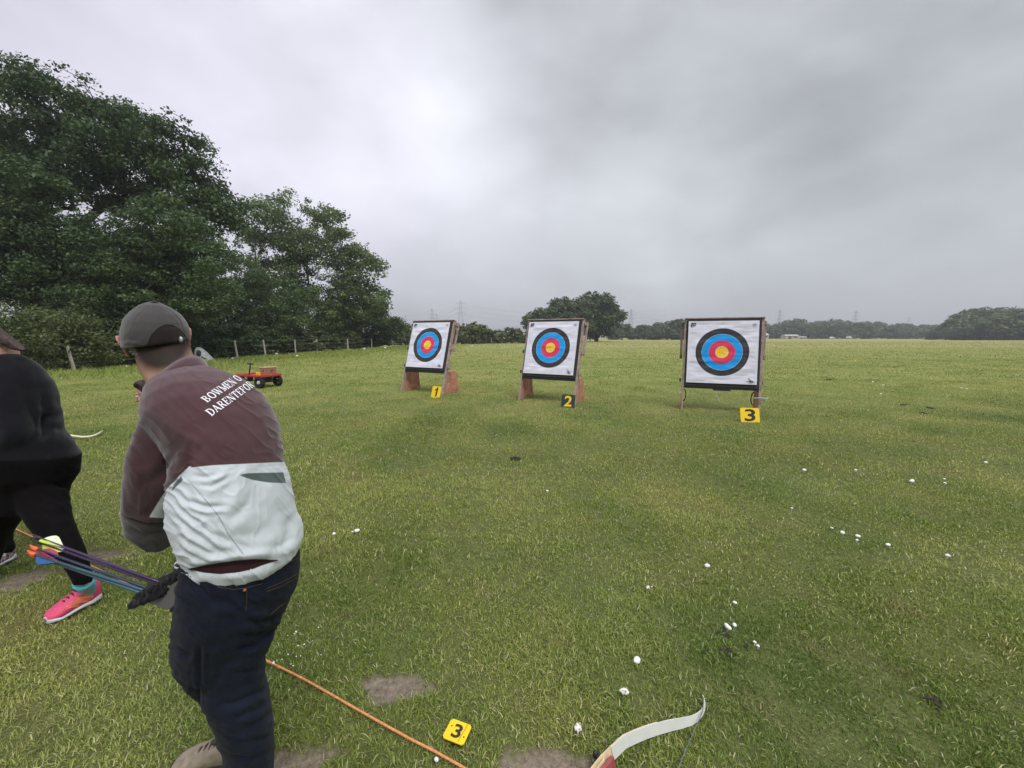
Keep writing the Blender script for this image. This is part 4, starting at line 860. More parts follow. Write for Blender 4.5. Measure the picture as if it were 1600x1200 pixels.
def organic(name, mb, voxel, iters, mats, parent, disp=None, attrs=None, label=None, lam=.5):
    """the shapes in mb become one smooth continuous surface"""
    t = mb.build('tmp', []) if False else None
    me0 = bpy.data.meshes.new('tmp'); me0.from_pydata(mb.v, [], mb.f); ob = bpy.data.objects.new('tmp', me0); COL.objects.link(ob)
    r = ob.modifiers.new('r', 'REMESH'); r.mode = 'VOXEL'; r.voxel_size = voxel; r.use_smooth_shade = True
    bpy.context.view_layer.update(); dg = bpy.context.evaluated_depsgraph_get(); me = bpy.data.meshes.new_from_object(ob.evaluated_get(dg)); bpy.data.objects.remove(ob)
    n = len(me.vertices); V = np.empty(n * 3, np.float32); me.vertices.foreach_get('co', V); V = V.reshape(-1, 3).astype(float)
    ne = len(me.edges); E = np.empty(ne * 2, np.int32); me.edges.foreach_get('vertices', E); E = E.reshape(-1, 2)
    deg = np.bincount(E.ravel(), minlength=n).astype(float)[:, None]
    def lap(V):
        S = np.zeros_like(V)
        for k in range(3): S[:, k] = np.bincount(E[:, 0], V[E[:, 1], k], n) + np.bincount(E[:, 1], V[E[:, 0], k], n)
        return S / deg
    for i in range(iters): V = V + lam * (lap(V) - V)
    me.vertices.foreach_set('co', V.astype(np.float32).ravel()); me.update()
    Nn = np.empty(n * 3, np.float32); me.vertices.foreach_get('normal', Nn); Nn = Nn.reshape(-1, 3).astype(float)
    if disp is not None: V = V + Nn * disp(V, Nn, proj(V))[:, None]
    face = (Nn * (V - CAMP)).sum(1) < 0
    if attrs is not None:
        for nm, a in attrs(V, Nn, proj(V), face).items():
            at = me.attributes.new(nm, 'FLOAT', 'POINT'); at.data.foreach_set('value', np.asarray(a, np.float32))
    o0 = np.array(parent.matrix_basis.translation) if parent is not None and parent.parent is None else np.array(parent['o0'])
    bvh = BVHTree.FromPolygons([tuple(v_) for v_ in V], [tuple(p_.vertices) for p_ in me.polygons])
    me.vertices.foreach_set('co', (V - o0).astype(np.float32).ravel()); me.polygons.foreach_set('use_smooth', [True] * len(me.polygons))
    for m_ in (mats if isinstance(mats, (list, tuple)) else [mats]): me.materials.append(m_)
    me.update(); me.name = name; o = bpy.data.objects.new(name, me); COL.objects.link(o); o.parent = parent; o['o0'] = [float(v_) for v_ in o0]
    if label: o['label'] = label
    return o, bvh
def child(mb, name, m_, parent, o0, smooth=True, bevel=0, label=None):
    mb.v = [tuple(np.array(v_) - o0) for v_ in mb.v]; return mb.build(name, m_, parent, smooth=smooth, bevel=bevel, label=label)
def on(bvh, px, py, lift=.001):
    d = Vector(ray(px, py)).normalized(); loc, nor, i, dist = bvh.ray_cast(Vector(CAMP), d)
    if loc is None: return None
    if nor.dot(d) > 0: nor = -nor
    return np.array(loc + nor * lift)
def on2(bvh, px, py, lift=.001):
    for k in range(20):
        q = on(bvh, px, py + k, lift)
        if q is not None: return q
def surf_line(bvh, pxs, r, step=4, lift=.0005, m_=None):
    m_ = m_ or MB(); pts = []
    for a, b_ in zip(pxs[:-1], pxs[1:]):
        k = max(1, int(math.dist(a, b_) / step))
        for t in np.linspace(0, 1, k + 1)[(1 if pts else 0):]:
            q = on(bvh, a[0] + (b_[0] - a[0]) * t, a[1] + (b_[1] - a[1]) * t, lift)
            if q is not None: pts.append(q)
    if len(pts) > 1: m_.tube(pts, r, 5)
    return m_
def cloth(name, base_c, overlays=(), rough=.85, var=.06, weave=900, sheen=.25, bump=.15, scale=6, soft=1.2):
    """fabric with printed or sewn areas given by surface attributes"""
    m_ = bpy.data.materials.new(name); m_.use_nodes = True; n = N(m_.node_tree); b = n.n['Principled BSDF']; t = n.new('ShaderNodeTexCoord').outputs['Object']
    f = n.noise(t, scale, 4, .6); c = tuple(base_c[:3]) + (1,)
    for item in overlays:
        s_ = item[2] if len(item) > 2 else soft; c = n.mix(n.rng(n.attr(item[0]).outputs['Fac'], -s_, s_), c, tuple(item[1][:3]) + (1,))
    v_ = n.ramp(f, [(.3, (1 - var,) * 3 + (1,)), (.7, (1 + var,) * 3 + (1,))])
    n.l.new(n.mix(1, c, v_, 'MULTIPLY'), b.inputs['Base Color']); b.inputs['Roughness'].default_value = rough; b.inputs['Specular IOR Level'].default_value = .08
    b.inputs['Sheen Weight'].default_value = sheen; b.inputs['Sheen Roughness'].default_value = .5
    n.l.new(n.bump(n.noise(t, weave, 2, .5), bump, .001), b.inputs['Normal'])
    return m_
def basis(fwd, up):
    f = np.array(fwd, float); f /= np.linalg.norm(f); u = np.array(up, float); u -= f * u.dot(f); u /= np.linalg.norm(u); r = np.cross(f, u)
    return np.stack([r, f, u], 1)      # columns: right, forward, up
def head_shape(mb, c, R, s=1.0):
    """skull, jaw, nose, brows, cheeks, chin and ears; s = 1 is an adult head 0.23 m high"""
    c = np.array(c, float); a = lambda x, y, z: c + R @ (np.array([x, y, z]) * s); k = lambda x, y, z: (x * s, y * s, z * s)
    mb.ball(a(0, -.012, .03), k(.076, .095, .088), R, 24, 16); mb.ball(a(0, .02, -.03), k(.062, .072, .075), R); mb.ball(a(0, .045, -.075), k(.045, .045, .035), R); mb.ball(a(0, .075, -.092), k(.020, .018, .016), R)
    mb.ball(a(0, .085, -.012), k(.011, .022, .030), R); mb.ball(a(0, .103, -.028), k(.014, .014, .011), R)
    for x in (-1, 1):
        mb.ball(a(x * .03, .078, .022), k(.024, .012, .008), R); mb.ball(a(x * .040, .055, -.028), k(.022, .026, .022), R); mb.ball(a(x * .052, .01, -.06), k(.016, .03, .025), R)
    mb.ball(a(0, .086, -.056), k(.024, .012, .006), R); mb.ball(a(0, .084, -.066), k(.020, .012, .006), R)
    return mb
def ear(mb, c, R, side, s=1.0):
    c = np.array(c, float); a = lambda x, y, z: c + R @ (np.array([x * side, y, z]) * s)
    rim = [a(.079, .012, -.03), a(.085, -.004, -.018), a(.092, -.016, .002), a(.096, -.020, .020), a(.093, -.012, .033), a(.084, .004, .034), a(.079, .012, .022)]
    mb.tube(rim, [.006 * s, .006 * s, .0055 * s, .0055 * s, .0055 * s, .006 * s, .006 * s], 8); mb.ball(a(.083, -.001, .004), (.009 * s, .015 * s, .026 * s), R, 12, 8); mb.ball(a(.082, .008, -.030), (.008 * s, .008 * s, .010 * s), R, 10, 8)
    return mb
def eyes(c, R, s, root, o0):
    c = np.array(c, float)
    for x in (-1, 1):
        p_ = c + R @ (np.array([x * .031, .0765, .004]) * s); e = child(MB().ball(p_, .0125 * s, None, 14, 10), 'eye', eye_m, root, o0); e['o0'] = list(map(float, o0))
        child(MB().ball(p_ + R @ np.array([0, .0085 * s, 0]), (.0055 * s,) * 3, None, 10, 8), 'iris', iris_m, e, o0)
def limb(mb, pts, rad, n=14):
    """a tapering limb through its joints, rounded at every joint"""
    pts = [np.array(p_, float) for p_ in pts]
    for i in range(len(pts) - 1): mb.tube([pts[i], pts[i + 1]], [rad[i], rad[i + 1]], n)
    for p_, r in zip(pts, rad): mb.ball(p_, r * 1.0, None, 14, 10)
    return mb
def hand(mb, wrist, direction, palm_n, s=1.0, curl=.5):
    """palm, four curled fingers of different lengths and a thumb from the side of the palm"""
    f = np.array(direction, float); f /= np.linalg.norm(f); nn = np.array(palm_n, float); nn -= f * nn.dot(f); nn /= np.linalg.norm(nn); r = np.cross(f, nn); w_ = np.array(wrist, float)
    Rr = np.stack([r, f, nn], 1); mb.ball(w_ + f * .045 * s, (.040 * s, .052 * s, .016 * s), Rr, 16, 10); mb.tube([w_ - f * .03 * s, w_ + f * .03 * s], [.026 * s, .027 * s], 12)
    for i, L in enumerate((.070, .080, .075, .058)):
        p_ = w_ + f * .085 * s + r * (.030 - .020 * i) * s; d = f.copy(); pts = [p_]
        for k, seg in enumerate((.45, .32, .26)):
            a = curl * (k + .6) * .8; d = f * math.cos(a) + nn * math.sin(a); pts.append(pts[-1] + d * L * seg * s)
        limb(mb, pts, [.0092 * s, .0085 * s, .0078 * s, .0065 * s], 10)
    t0 = w_ + f * .025 * s + r * .034 * s; limb(mb, [t0, t0 + (f * .5 + r * .75 + nn * .3) * .035 * s, t0 + (f * .5 + r * .75 + nn * .3) * .035 * s + (f * .85 + r * .2 + nn * .5) * .030 * s], [.014 * s, .011 * s, .008 * s], 10)
    return mb
skin = lambda name, c, ov=(): cloth(name, c, ov, rough=.55, var=.10, weave=350, sheen=.0, bump=.2, scale=18)
eye_m = mat('eye_white', (.6, .58, .55), .2, .02); iris_m = mat('iris', (.05, .03, .02), .2, .1)

def shoe(root, o0, heel, toe, wd, upper_m, sole_m, out_m, lace_m, ht=.095, stripes=None, side=1):
    heel = np.array(heel, float); toe = np.array(toe, float); ax = toe - heel; L = np.linalg.norm(ax); ax /= L; sd_ = np.cross(ax, (0, 0, 1)); sd_ /= np.linalg.norm(sd_); up = np.cross(sd_, ax)
    T = [-.02, .0, .06, .2, .35, .5, .65, .8, .92, .985, 1.01]; Wd = [.25, .55, .72, .80, .76, .82, .96, 1.0, .84, .52, .2]; Hh = [.8, 1.05, 1.18, 1.16, 1.0, .80, .62, .48, .38, .28, .20]
    def rg(i, z0, z1f, k=1.0, n=20):
        c = heel + ax * L * T[i] + sd_ * (.10 * wd * math.sin(T[i] * 3.1)); w_ = Wd[i] * wd / 2 * k; rr = []
        for j in range(n):
            t = 2 * math.pi * j / n; x = math.cos(t); y = math.sin(t); zz_ = z0 + (z1f - z0) * (.5 + .5 * (abs(y) ** .6) * np.sign(y)); rr.append(c + sd_ * w_ * (abs(x) ** .8) * np.sign(x) * (1 if y < 0 else 1 - .22 * y ** 2) + up * zz_)
        return rr
    m_ = MB(); m_.loft([rg(i, .0, .012, 1.04) for i in range(len(T))]); child(m_, 'outsole', out_m, root, o0)
    m_ = MB(); m_.loft([rg(i, .010, .040 - .010 * T[i] + (.022 if T[i] < .18 else 0) + (.016 if T[i] > .9 else 0), 1.06) for i in range(len(T))]); child(m_, 'sole', sole_m, root, o0)
    m_ = MB(); m_.loft([rg(i, .020, .022 + ht * Hh[i], 1.0) for i in range(len(T))]); u = child(m_, 'upper', upper_m, root, o0)
    m_ = MB()
    for i, t in enumerate((.40, .48, .56, .64)):
        z = .022 + ht * (1.0 - (t - .35) * 1.35) * .99; c = heel + ax * L * t + up * (z + .002) + sd_ * (.10 * wd * math.sin(t * 3.1)); m_.tube([c - sd_ * wd * .20 - up * .008, c + up * .003, c + sd_ * wd * .20 - up * .008], .004, 6)
    m_.ball(heel + ax * L * .40 + up * (ht + .022), (.018, .012, .007), None, 10, 6); child(m_, 'laces', lace_m, u, o0)
    if stripes:
        ub = MB(); ub.loft([rg(i, .020, .022 + ht * Hh[i], 1.0) for i in range(len(T))]); bv = BVHTree.FromPolygons([Vector(v_) for v_ in ub.v], ub.f); m_ = MB()
        for (x0, y0), (x1, y1) in side:
            q = []
            for t in np.linspace(0, 1, 9):
                for dy in (-2.4, 2.4): q.append(on(bv, x0 + (x1 - x0) * t, y0 + (y1 - y0) * t + dy - 2 * t * (1 - t), .002))
            for k in range(8):
                c4 = [q[2 * k], q[2 * k + 1], q[2 * k + 3], q[2 * k + 2]]
                if all(v_ is not None for v_ in c4): m_.add(c4, [(0, 1, 2, 3)])
        child(m_, 'stripes', stripes, u, o0, False)
    return u

# ------------------------------------------------------------------ the man in the cap
MY = 1.03
mo = np.array([-.80, 1.08, 0.0]); man = empty('person', tuple(mo), label='person in grey cap, maroon and white shirt and dark jeans, wearing a hip quiver', cat='person')
torso = [(292, 885, 452, 862, .98, .90), (286, 876, 464, 854, .98, .88), (279, 860, 471, 838, .98, .80), (269, 840, 471, 822, .98), (263, 818, 464, 802, .98), (263, 785, 456, 768, .985), (265, 750, 447, 738, .995), (262, 715, 440, 700, 1.01),
         (244, 694, 436, 668, 1.03), (228, 675, 426, 640, 1.05), (227, 660, 408, 614, 1.07), (232, 648, 382, 595, 1.09), (238, 641, 352, 580, 1.11), (244, 636, 327, 572, 1.125)]
TR = sections(torso, 36, .72, 30, 2.3)
sleeve = [(233, 652, 296, 646, 1.03), (220, 660, 294, 654, 1.015), (210, 672, 290, 664, 1.00), (204, 690, 296, 690, .985), (197, 712, 297, 716, .975), (192, 740, 292, 748, .965), (189, 768, 278, 776, .96), (188, 790, 264, 806, .96)]
SL = sections(sleeve, 28, .95, 0)
under = [(190, 786, 262, 802, .965), (190, 808, 264, 820, .97), (196, 828, 268, 834, .985), (214, 846, 276, 842, 1.01)]
UN = sections(under, 24, .95, 0)
lsh, rsh = P(250, 676, 1.02), P(384, 640, 1.15)
elb = P(236, 822, .985); wri = P(345, 812, 1.28)
relb = P(419, 673, 1.20); rwri = P(330, 770, 1.36)
pelvis = [(289, 856, 460, 834, .985), (286, 880, 465, 858, .985), (283, 905, 468, 884, .985), (279, 930, 462, 915, .99), (276, 955, 447, 945, 1.0), (273, 985, 431, 978, 1.01), (270, 1012, 420, 1010, 1.02)]
PV = sections(pelvis, 32, .78, 38, 2.3)
legB = [(308, 985, 430, 975, .99), (311, 1020, 415, 1015, .99), (312, 1050, 414, 1046, .995), (313, 1080, 419, 1080, 1.0), (326, 1112, 424, 1112, 1.02), (342, 1145, 427, 1145, 1.04), (350, 1185, 428, 1185, 1.06), (355, 1228, 424, 1228, 1.08), (360, 1262, 420, 1262, 1.09)]
LB = sections(legB, 26, .95, 0)
legA = [(275, 975, 372, 985, 1.08), (271, 1010, 352, 1018, 1.11), (273, 1038, 346, 1044, 1.14), (284, 1064, 350, 1060, 1.16), (305, 1088, 360, 1080, 1.18), (322, 1115, 372, 1108, 1.20), (336, 1145, 382, 1140, 1.22), (343, 1174, 386, 1172, 1.23)]
LA = sections(legA, 26, .95, 0)
hc = P(245, 533, 1.245); RH = basis((-.82, .62, -.22), (-.15, -.12, .95)); HS = .89
neck = [(256, 642, 316, 600, 1.14), (246, 630, 312, 586, 1.15), (236, 612, 307, 570, 1.16), (226, 594, 303, 557, 1.175), (217, 578, 299, 547, 1.19), (212, 562, 296, 534, 1.20)]
NK = sections(neck, 26, .95, 0)
# the body: one continuous figure under the clothes
bd = MB(); bd.loft(shrink(TR[1:], .93)); bd.loft(shrink(PV, .93)); bd.loft(shrink(LB, .90)); bd.loft(shrink(LA, .90)); bd.loft(NK)
head_shape(bd, hc, RH, HS); ear(bd, hc, RH, -1, HS * 1.06); ear(bd, hc, RH, 1, HS * 1.06)
limb(bd, [lsh, elb, wri], [.040, .034, .024]); limb(bd, [rsh, relb, rwri], [.034, .026, .022])
hand(bd, wri, (.45, .85, -.1), (.2, -.2, .9), 1.0, .7); hand(bd, rwri, (-.8, .5, -.2), (-.2, -.1, .9), 1.0, .7)
for a, b_ in ((LB[-1], (-.15, .25)), (LA[-1], (-.3, .1))):
    c = np.mean(a, 0); bd.ball((c[0] + b_[0] * .15, c[1] + b_[1] * .15, .05), (.045, .03, .02), None, 14, 8); bd.tube([c, (c[0], c[1], .055)], [.036, .028], 12)
def body_attr(V, Nn, X, face):
    hair_poly = [(196, 530), (206, 552), (214, 566), (226, 577), (246, 582), (268, 578), (290, 562), (303, 540), (310, 500), (190, 490)]
    h = sdf(hair_poly, X); L_ = (V - hc) @ RH
    side = np.abs(L_[:, 0]) > .0745
    return {'hair': np.where(side & (L_[:, 2] > -.045), -40, np.where(L_[:, 1] < .045, h, -40)), 'ear': np.where(side & (L_[:, 2] > -.045), 4, -4.0)}
skin_m = skin('skin', (.40, .235, .165), [('ear', (.52, .26, .22), 3), ('hair', (.030, .022, .018), 12)])
body, bvh_b = organic('body', bd, .0045, 5, skin_m, man, attrs=body_attr)
eyes(hc, RH, HS, man, mo)
# shirt
FOLDS_RAW = [([(308, 758), (330, 760), (350, 750), (362, 741)], 2.2, .005), ([(277, 772), (296, 784), (326, 792), (362, 790)], 2.4, .007), ([(272, 786), (290, 802), (313, 820), (332, 834), (356, 845), (388, 855)], 2.6, .008),
         ([(267, 797), (285, 816), (307, 836), (332, 855), (356, 868), (372, 874)], 2.6, .008), ([(265, 815), (282, 838), (305, 854), (334, 866), (366, 876)], 2.8, .008), ([(270, 838), (286, 858), (314, 874), (345, 880)], 2.8, .006),
         ([(395, 770), (385, 790), (368, 805), (350, 815)], 5, .005), ([(420, 858), (440, 852), (462, 836)], 4, .005), ([(300, 742), (318, 746), (340, 742)], 2, .003), ([(405, 700), (425, 690), (438, 672)], 5, .004), ([(290, 735), (302, 715), (320, 690)], 5, .004)]
FOLDS_RAW += [([(290, 889), (320, 888), (345, 886), (370, 884), (395, 881), (432, 875)], 4.5, .016), ([(296, 884), (320, 876), (345, 872), (372, 868), (398, 866), (425, 866)], 3.5, -.006), ([(400, 800), (402, 760), (410, 725)], 8, .005), ([(330, 830), (360, 840), (400, 835), (430, 815)], 6, .005), ([(352, 800), (348, 770), (365, 750)], 5, .005), ([(440, 850), (452, 830), (455, 800)], 5, .006)]
FOLDS = [(l_, w_ * 1.25, a_ * .62) for l_, w_, a_ in FOLDS_RAW]
def fold_disp(folds, amp=.003, fx=26, fz=20, crum=1.0):
    def f(V, Nn, X):
        face = (Nn * (V - CAMP)).sum(1) < 0; d = np.zeros(len(V))
        for line, w_, A in folds:
            q, tt = pdist(line, X, True); fade_ = np.clip(4.5 * tt * (1 - tt), 0, 1) * (.65 + .7 * vnoise(X[:, 0] * .05, X[:, 1] * .05, int(line[0][0]))); d -= fade_ * np.where(face, A * np.exp(-(q / w_) ** 2) - A * .55 * np.exp(-((q - 2.6 * w_) / (1.3 * w_)) ** 2), 0)
        d += (vnoise(V[:, 0] * fx + V[:, 1] * 13, V[:, 2] * fz, 17) - .5) * amp + (vnoise(V[:, 0] * fx * 2.3 + V[:, 1] * 31, V[:, 2] * fz * 2.7, 18) - .5) * amp * .5
        return d + crumple(X, face) * crum * np.where(X[:, 1] > 730, .85, .5)
    return f
def crumple(X, face):
    x, y = X[:, 0], X[:, 1]; u = (x * .78 + y * .62) * .022; v = (y * .78 - x * .62) * .10; wv = vnoise(x * .02, y * .02, 61) * 2.2
    a = 1 - np.abs(2 * vnoise(u + wv, v + wv, 62) - 1); b_ = 1 - np.abs(2 * vnoise(x * .09 + 3, y * .035 + wv, 63) - 1); m_ = np.clip((vnoise(x * .018 + 7, y * .018, 64) - .3) * 2, 0, 1)
    return np.where(face, (a ** 3) * .006 * m_ + (b_ ** 3) * .0025 * (1 - m_), 0)
def shirt_attr(V, Nn, X, face):
    yb = np.interp(X[:, 0], [262, 295, 330, 438, 460], [744, 731, 727, 722, 722]); mar = yb - X[:, 1]
    g1 = sdf([(374, 742), (386, 739.5), (400, 739), (443, 738), (447, 755), (420, 754), (395, 750), (380, 745)], X); seam = 1.0 - pdist([(294, 750), (321, 781), (341, 806), (357, 835), (380, 866)], X)
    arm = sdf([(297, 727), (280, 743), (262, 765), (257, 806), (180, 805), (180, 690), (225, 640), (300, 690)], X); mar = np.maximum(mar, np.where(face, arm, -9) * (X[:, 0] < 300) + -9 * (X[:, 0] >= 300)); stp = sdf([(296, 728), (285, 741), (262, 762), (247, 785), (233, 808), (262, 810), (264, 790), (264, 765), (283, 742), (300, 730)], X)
    mar = np.where(X[:, 0] < 255, np.maximum(mar, 9), mar)
    return {'arm': np.where(face, arm, -9), 'stripe': np.where(face, stp, -9), 'maroon': mar, 'green': np.where(face, g1, -9), 'seam': np.where(face, seam, -9), 'mark': np.where(face, sdf([(283, 744), (286, 750), (274, 762), (268, 768), (271, 758)], X), -9)}
mar_c, whi_c, grn_c = (.074, .036, .041), (.52, .56, .58), (.075, .105, .10)
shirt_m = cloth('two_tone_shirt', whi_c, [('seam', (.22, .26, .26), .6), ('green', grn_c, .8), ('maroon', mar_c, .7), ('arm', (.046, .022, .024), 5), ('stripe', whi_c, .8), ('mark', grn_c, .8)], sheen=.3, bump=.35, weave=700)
sb = MB(); sb.loft(TR); limb(sb, [rsh + np.array([.0, 0, -.01]), rsh * .35 + relb * .65 + np.array([0, 0, .0])], [.052, .048]); sb.loft(SL); sb.ball(P(250, 684, 1.02), (.058, .06, .05))
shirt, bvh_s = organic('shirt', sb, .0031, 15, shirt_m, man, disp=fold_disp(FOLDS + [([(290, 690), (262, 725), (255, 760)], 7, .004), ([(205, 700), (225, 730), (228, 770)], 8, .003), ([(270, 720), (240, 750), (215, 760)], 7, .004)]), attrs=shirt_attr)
# collar
cr_ = sections([(237, 648, 331, 581, 1.12), (240, 634, 325, 571, 1.125), (242, 622, 320, 564, 1.13), (246, 612, 314, 559, 1.135)], 36, .95, 0)
m_ = MB(); outer = cr_; inner = shrink(cr_, .90); m_.loft(outer + inner[::-1], cap=False); child(m_, 'collar', cloth('collar_cloth', tuple(x * 1.0 for x in mar_c), sheen=.4, bump=.3), shirt, mo, label='stand up maroon collar')
# undershirt sleeves
un_m = cloth('dark_undershirt', (.055, .048, .045), sheen=.35, bump=.3, weave=500)
u_ = MB(); u_.loft(UN); limb(u_, [elb + np.array([0.01, .01, 0.01]), wri], [.042, .032]); organic('undershirt_sleeve', u_, .0045, 6, un_m, man, disp=fold_disp([([(195, 825), (230, 835), (262, 828)], 4, .004)], .004, 22, 30))
un_g = cloth('grey_undershirt', (.16, .155, .17), sheen=.3, bump=.3)
u_ = MB(); limb(u_, [rsh * .4 + relb * .6, relb, rwri], [.040, .036, .030]); organic('undershirt_sleeve', u_, .0045, 6, un_g, man, disp=fold_disp([], .004, 22, 30), label='grey sleeve cuff at the bent elbow')
# jeans
jn_m = cloth('dark_denim', (.0085, .0115, .021), [('fade', (.012, .017, .031), 40)], rough=.85, var=.22, scale=30, sheen=.05, bump=.5, weave=800)
JF = [([(418, 985), (400, 990), (378, 992)], 3, .005), ([(413, 1005), (395, 1010), (370, 1012)], 3, .005), ([(412, 1040), (395, 1048), (360, 1050)], 4, .005), ([(417, 1075), (395, 1085), (365, 1098), (340, 1100)], 4, .007), ([(421, 1095), (400, 1108), (372, 1120), (345, 1122)], 4, .006),
      ([(425, 1112), (400, 1128), (375, 1135)], 4, .005), ([(300, 905), (330, 935), (372, 950)], 5, .004), ([(445, 955), (420, 968), (392, 972)], 3.5, .006), ([(350, 1150), (380, 1158), (424, 1150)], 3.5, .006), ([(352, 1178), (385, 1184), (426, 1176)], 3.5, .005), ([(275, 1010), (292, 1022), (308, 1020)], 4, .004), ([(312, 1000), (312, 1040), (314, 1085)], 3, .006), ([(427, 1150), (400, 1165), (370, 1170)], 5, .004), ([(385, 962), (400, 975), (410, 985)], 4, .004)]
jb = MB(); jb.loft(PV); jb.loft(LB); jb.loft(LA)
jeans, bvh_j = organic('jeans', jb, .0048, 4, jn_m, man, disp=fold_disp(JF, .005, 16, 24), attrs=lambda V, Nn, X, face: {'fade': np.where(face, np.maximum(sdf([(330, 960), (385, 950), (380, 1040), (335, 1060)], X), sdf([(350, 1090), (410, 1080), (412, 1180), (362, 1190)], X)), -60)})
stitch = mat('stitching', (.10, .065, .04), .8, .2)
m_ = MB()
for ln in ([(418, 919), (440, 910), (466, 896)], [(417, 924), (440, 916), (465, 902)], [(385, 921), (386, 935), (384, 955)], [(340, 917), (365, 921), (384, 919), (410, 912)], [(421, 962), (436, 948), (446, 942)], [(405, 893), (440, 884), (466, 872)]): surf_line(bvh_j, ln, .0007, m_=m_)
child(m_, 'seam', stitch, jeans, mo)
rv = on(bvh_j, 382, 922, .001)
if rv is not None: child(MB().ball(rv, .0045, None, 10, 8), 'rivet', mat('copper', (.30, .13, .07), .4, .1, metal=.6), jeans, mo)
# belt of the quiver, pulled tight over the shirt
def strip(bvh, top, bot, n, lift):
    top = np.array(top, float); bot = np.array(bot, float); tp = lambda L, t: np.array([np.interp(t, np.linspace(0, 1, len(L)), L[:, k]) for k in (0, 1)]); m_ = MB(); v_ = []
    for t in np.linspace(0, 1, n):
        a, b_ = tp(top, t), tp(bot, t)
        for s_ in np.linspace(0, 1, 5): q = a * (1 - s_) + b_ * s_; v_.append(on(bvh, q[0], q[1], lift + .0015 * math.sin(math.pi * s_)))
    f = [(i * 5 + k, i * 5 + k + 1, (i + 1) * 5 + k + 1, (i + 1) * 5 + k) for i in range(n - 1) for k in range(4)]
    f = [q for q in f if all(v_[k] is not None for k in q)]; v_ = [q if q is not None else np.zeros(3) + mo for q in v_]; m_.add(v_, f); return m_
child(strip(bvh_s, [(296, 888), (320, 882.5), (345, 878.5), (370, 875), (395, 873), (415, 873.5), (433, 874.5)], [(296, 889.5), (320, 894.5), (345, 896.5), (370, 894.5), (395, 889), (415, 881), (433, 875.5)], 34, .0015), 'belt', cloth('maroon_belt_cloth', (.030, .012, .013), sheen=.05, bump=.4), man, mo)
# lettering on the shoulders, set on the cloth
def glyphs():
    q = {}
    st = lambda x, w_=.20: ([(x, 0), (x, 1)], w_); sf = lambda a, b_, y: ([(a, y), (b_, y)], .07)
    el = [( .5 + .38 * math.cos(t), .5 + .47 * math.sin(t)) for t in np.linspace(0, 2 * math.pi, 17)]
    q['B'] = [st(.24), sf(.05, .5, .965), sf(.05, .5, .035), ([(.3, .96), (.6, .95), (.76, .76), (.6, .55), (.3, .53)], .13), ([(.3, .52), (.66, .5), (.85, .27), (.66, .04), (.3, .04)], .14)]
    q['O'] = [(el, .17)]
    q['W'] = [([(.08, 1), (.30, 0)], .17), ([(.30, 0), (.50, .9)], .09), ([(.46, 1), (.68, 0)], .17), ([(.68, 0), (.92, 1)], .08), sf(-.04, .24, .965), sf(.8, 1.03, .965), sf(.36, .56, .965)]
    q['M'] = [([(.14, 0), (.14, 1)], .08), ([(.14, 1), (.48, .08)], .18), ([(.48, .05), (.82, 1)], .08), ([(.84, 0), (.84, 1)], .19), sf(0, .3, .035), sf(.68, 1, .035), sf(0, .25, .965), sf(.75, 1, .965)]
    q['E'] = [st(.24), sf(.05, .85, .965), sf(.05, .9, .035), sf(.3, .62, .5), ([(.82, .96), (.84, .72)], .08), ([(.88, .04), (.9, .3)], .08), ([(.62, .38), (.62, .64)], .07)]
    q['N'] = [([(.14, 0), (.14, 1)], .09), ([(.12, 1), (.84, 0)], .19), ([(.85, 0), (.85, 1)], .09), sf(0, .3, .035), sf(0, .22, .965), sf(.70, 1, .965)]
    q['D'] = [st(.22), sf(.03, .4, .965), sf(.03, .4, .035), ([(.25, .96), (.55, .94), (.80, .75), (.87, .5), (.80, .25), (.55, .06), (.25, .04)], .15)]
    q['A'] = [([(.5, 1), (.12, 0)], .09), ([(.48, 1), (.84, 0)], .2), sf(.25, .68, .33), sf(0, .28, .035), sf(.68, 1.02, .035)]
    q['R'] = [st(.24), sf(.05, .5, .965), sf(.05, .42, .035), ([(.3, .96), (.62, .95), (.78, .74), (.62, .52), (.3, .5)], .13), ([(.52, .5), (.9, .02)], .18), sf(.8, 1.02, .035)]
    q['T'] = [st(.5), sf(.04, .96, .96), sf(.32, .68, .035), ([(.06, .96), (.06, .72)], .07), ([(.94, .96), (.94, .72)], .07)]
    q['F'] = [st(.24), sf(.05, .88, .965), sf(.05, .45, .035), sf(.3, .62, .5), ([(.85, .96), (.86, .70)], .08), ([(.62, .38), (.62, .64)], .07)]
    return q
GL = glyphs(); ADV = {'W': 1.25, 'M': 1.15, ' ': .45, 'O': 1.02, 'E': .85, 'F': .8, 'B': .9, 'T': .9}
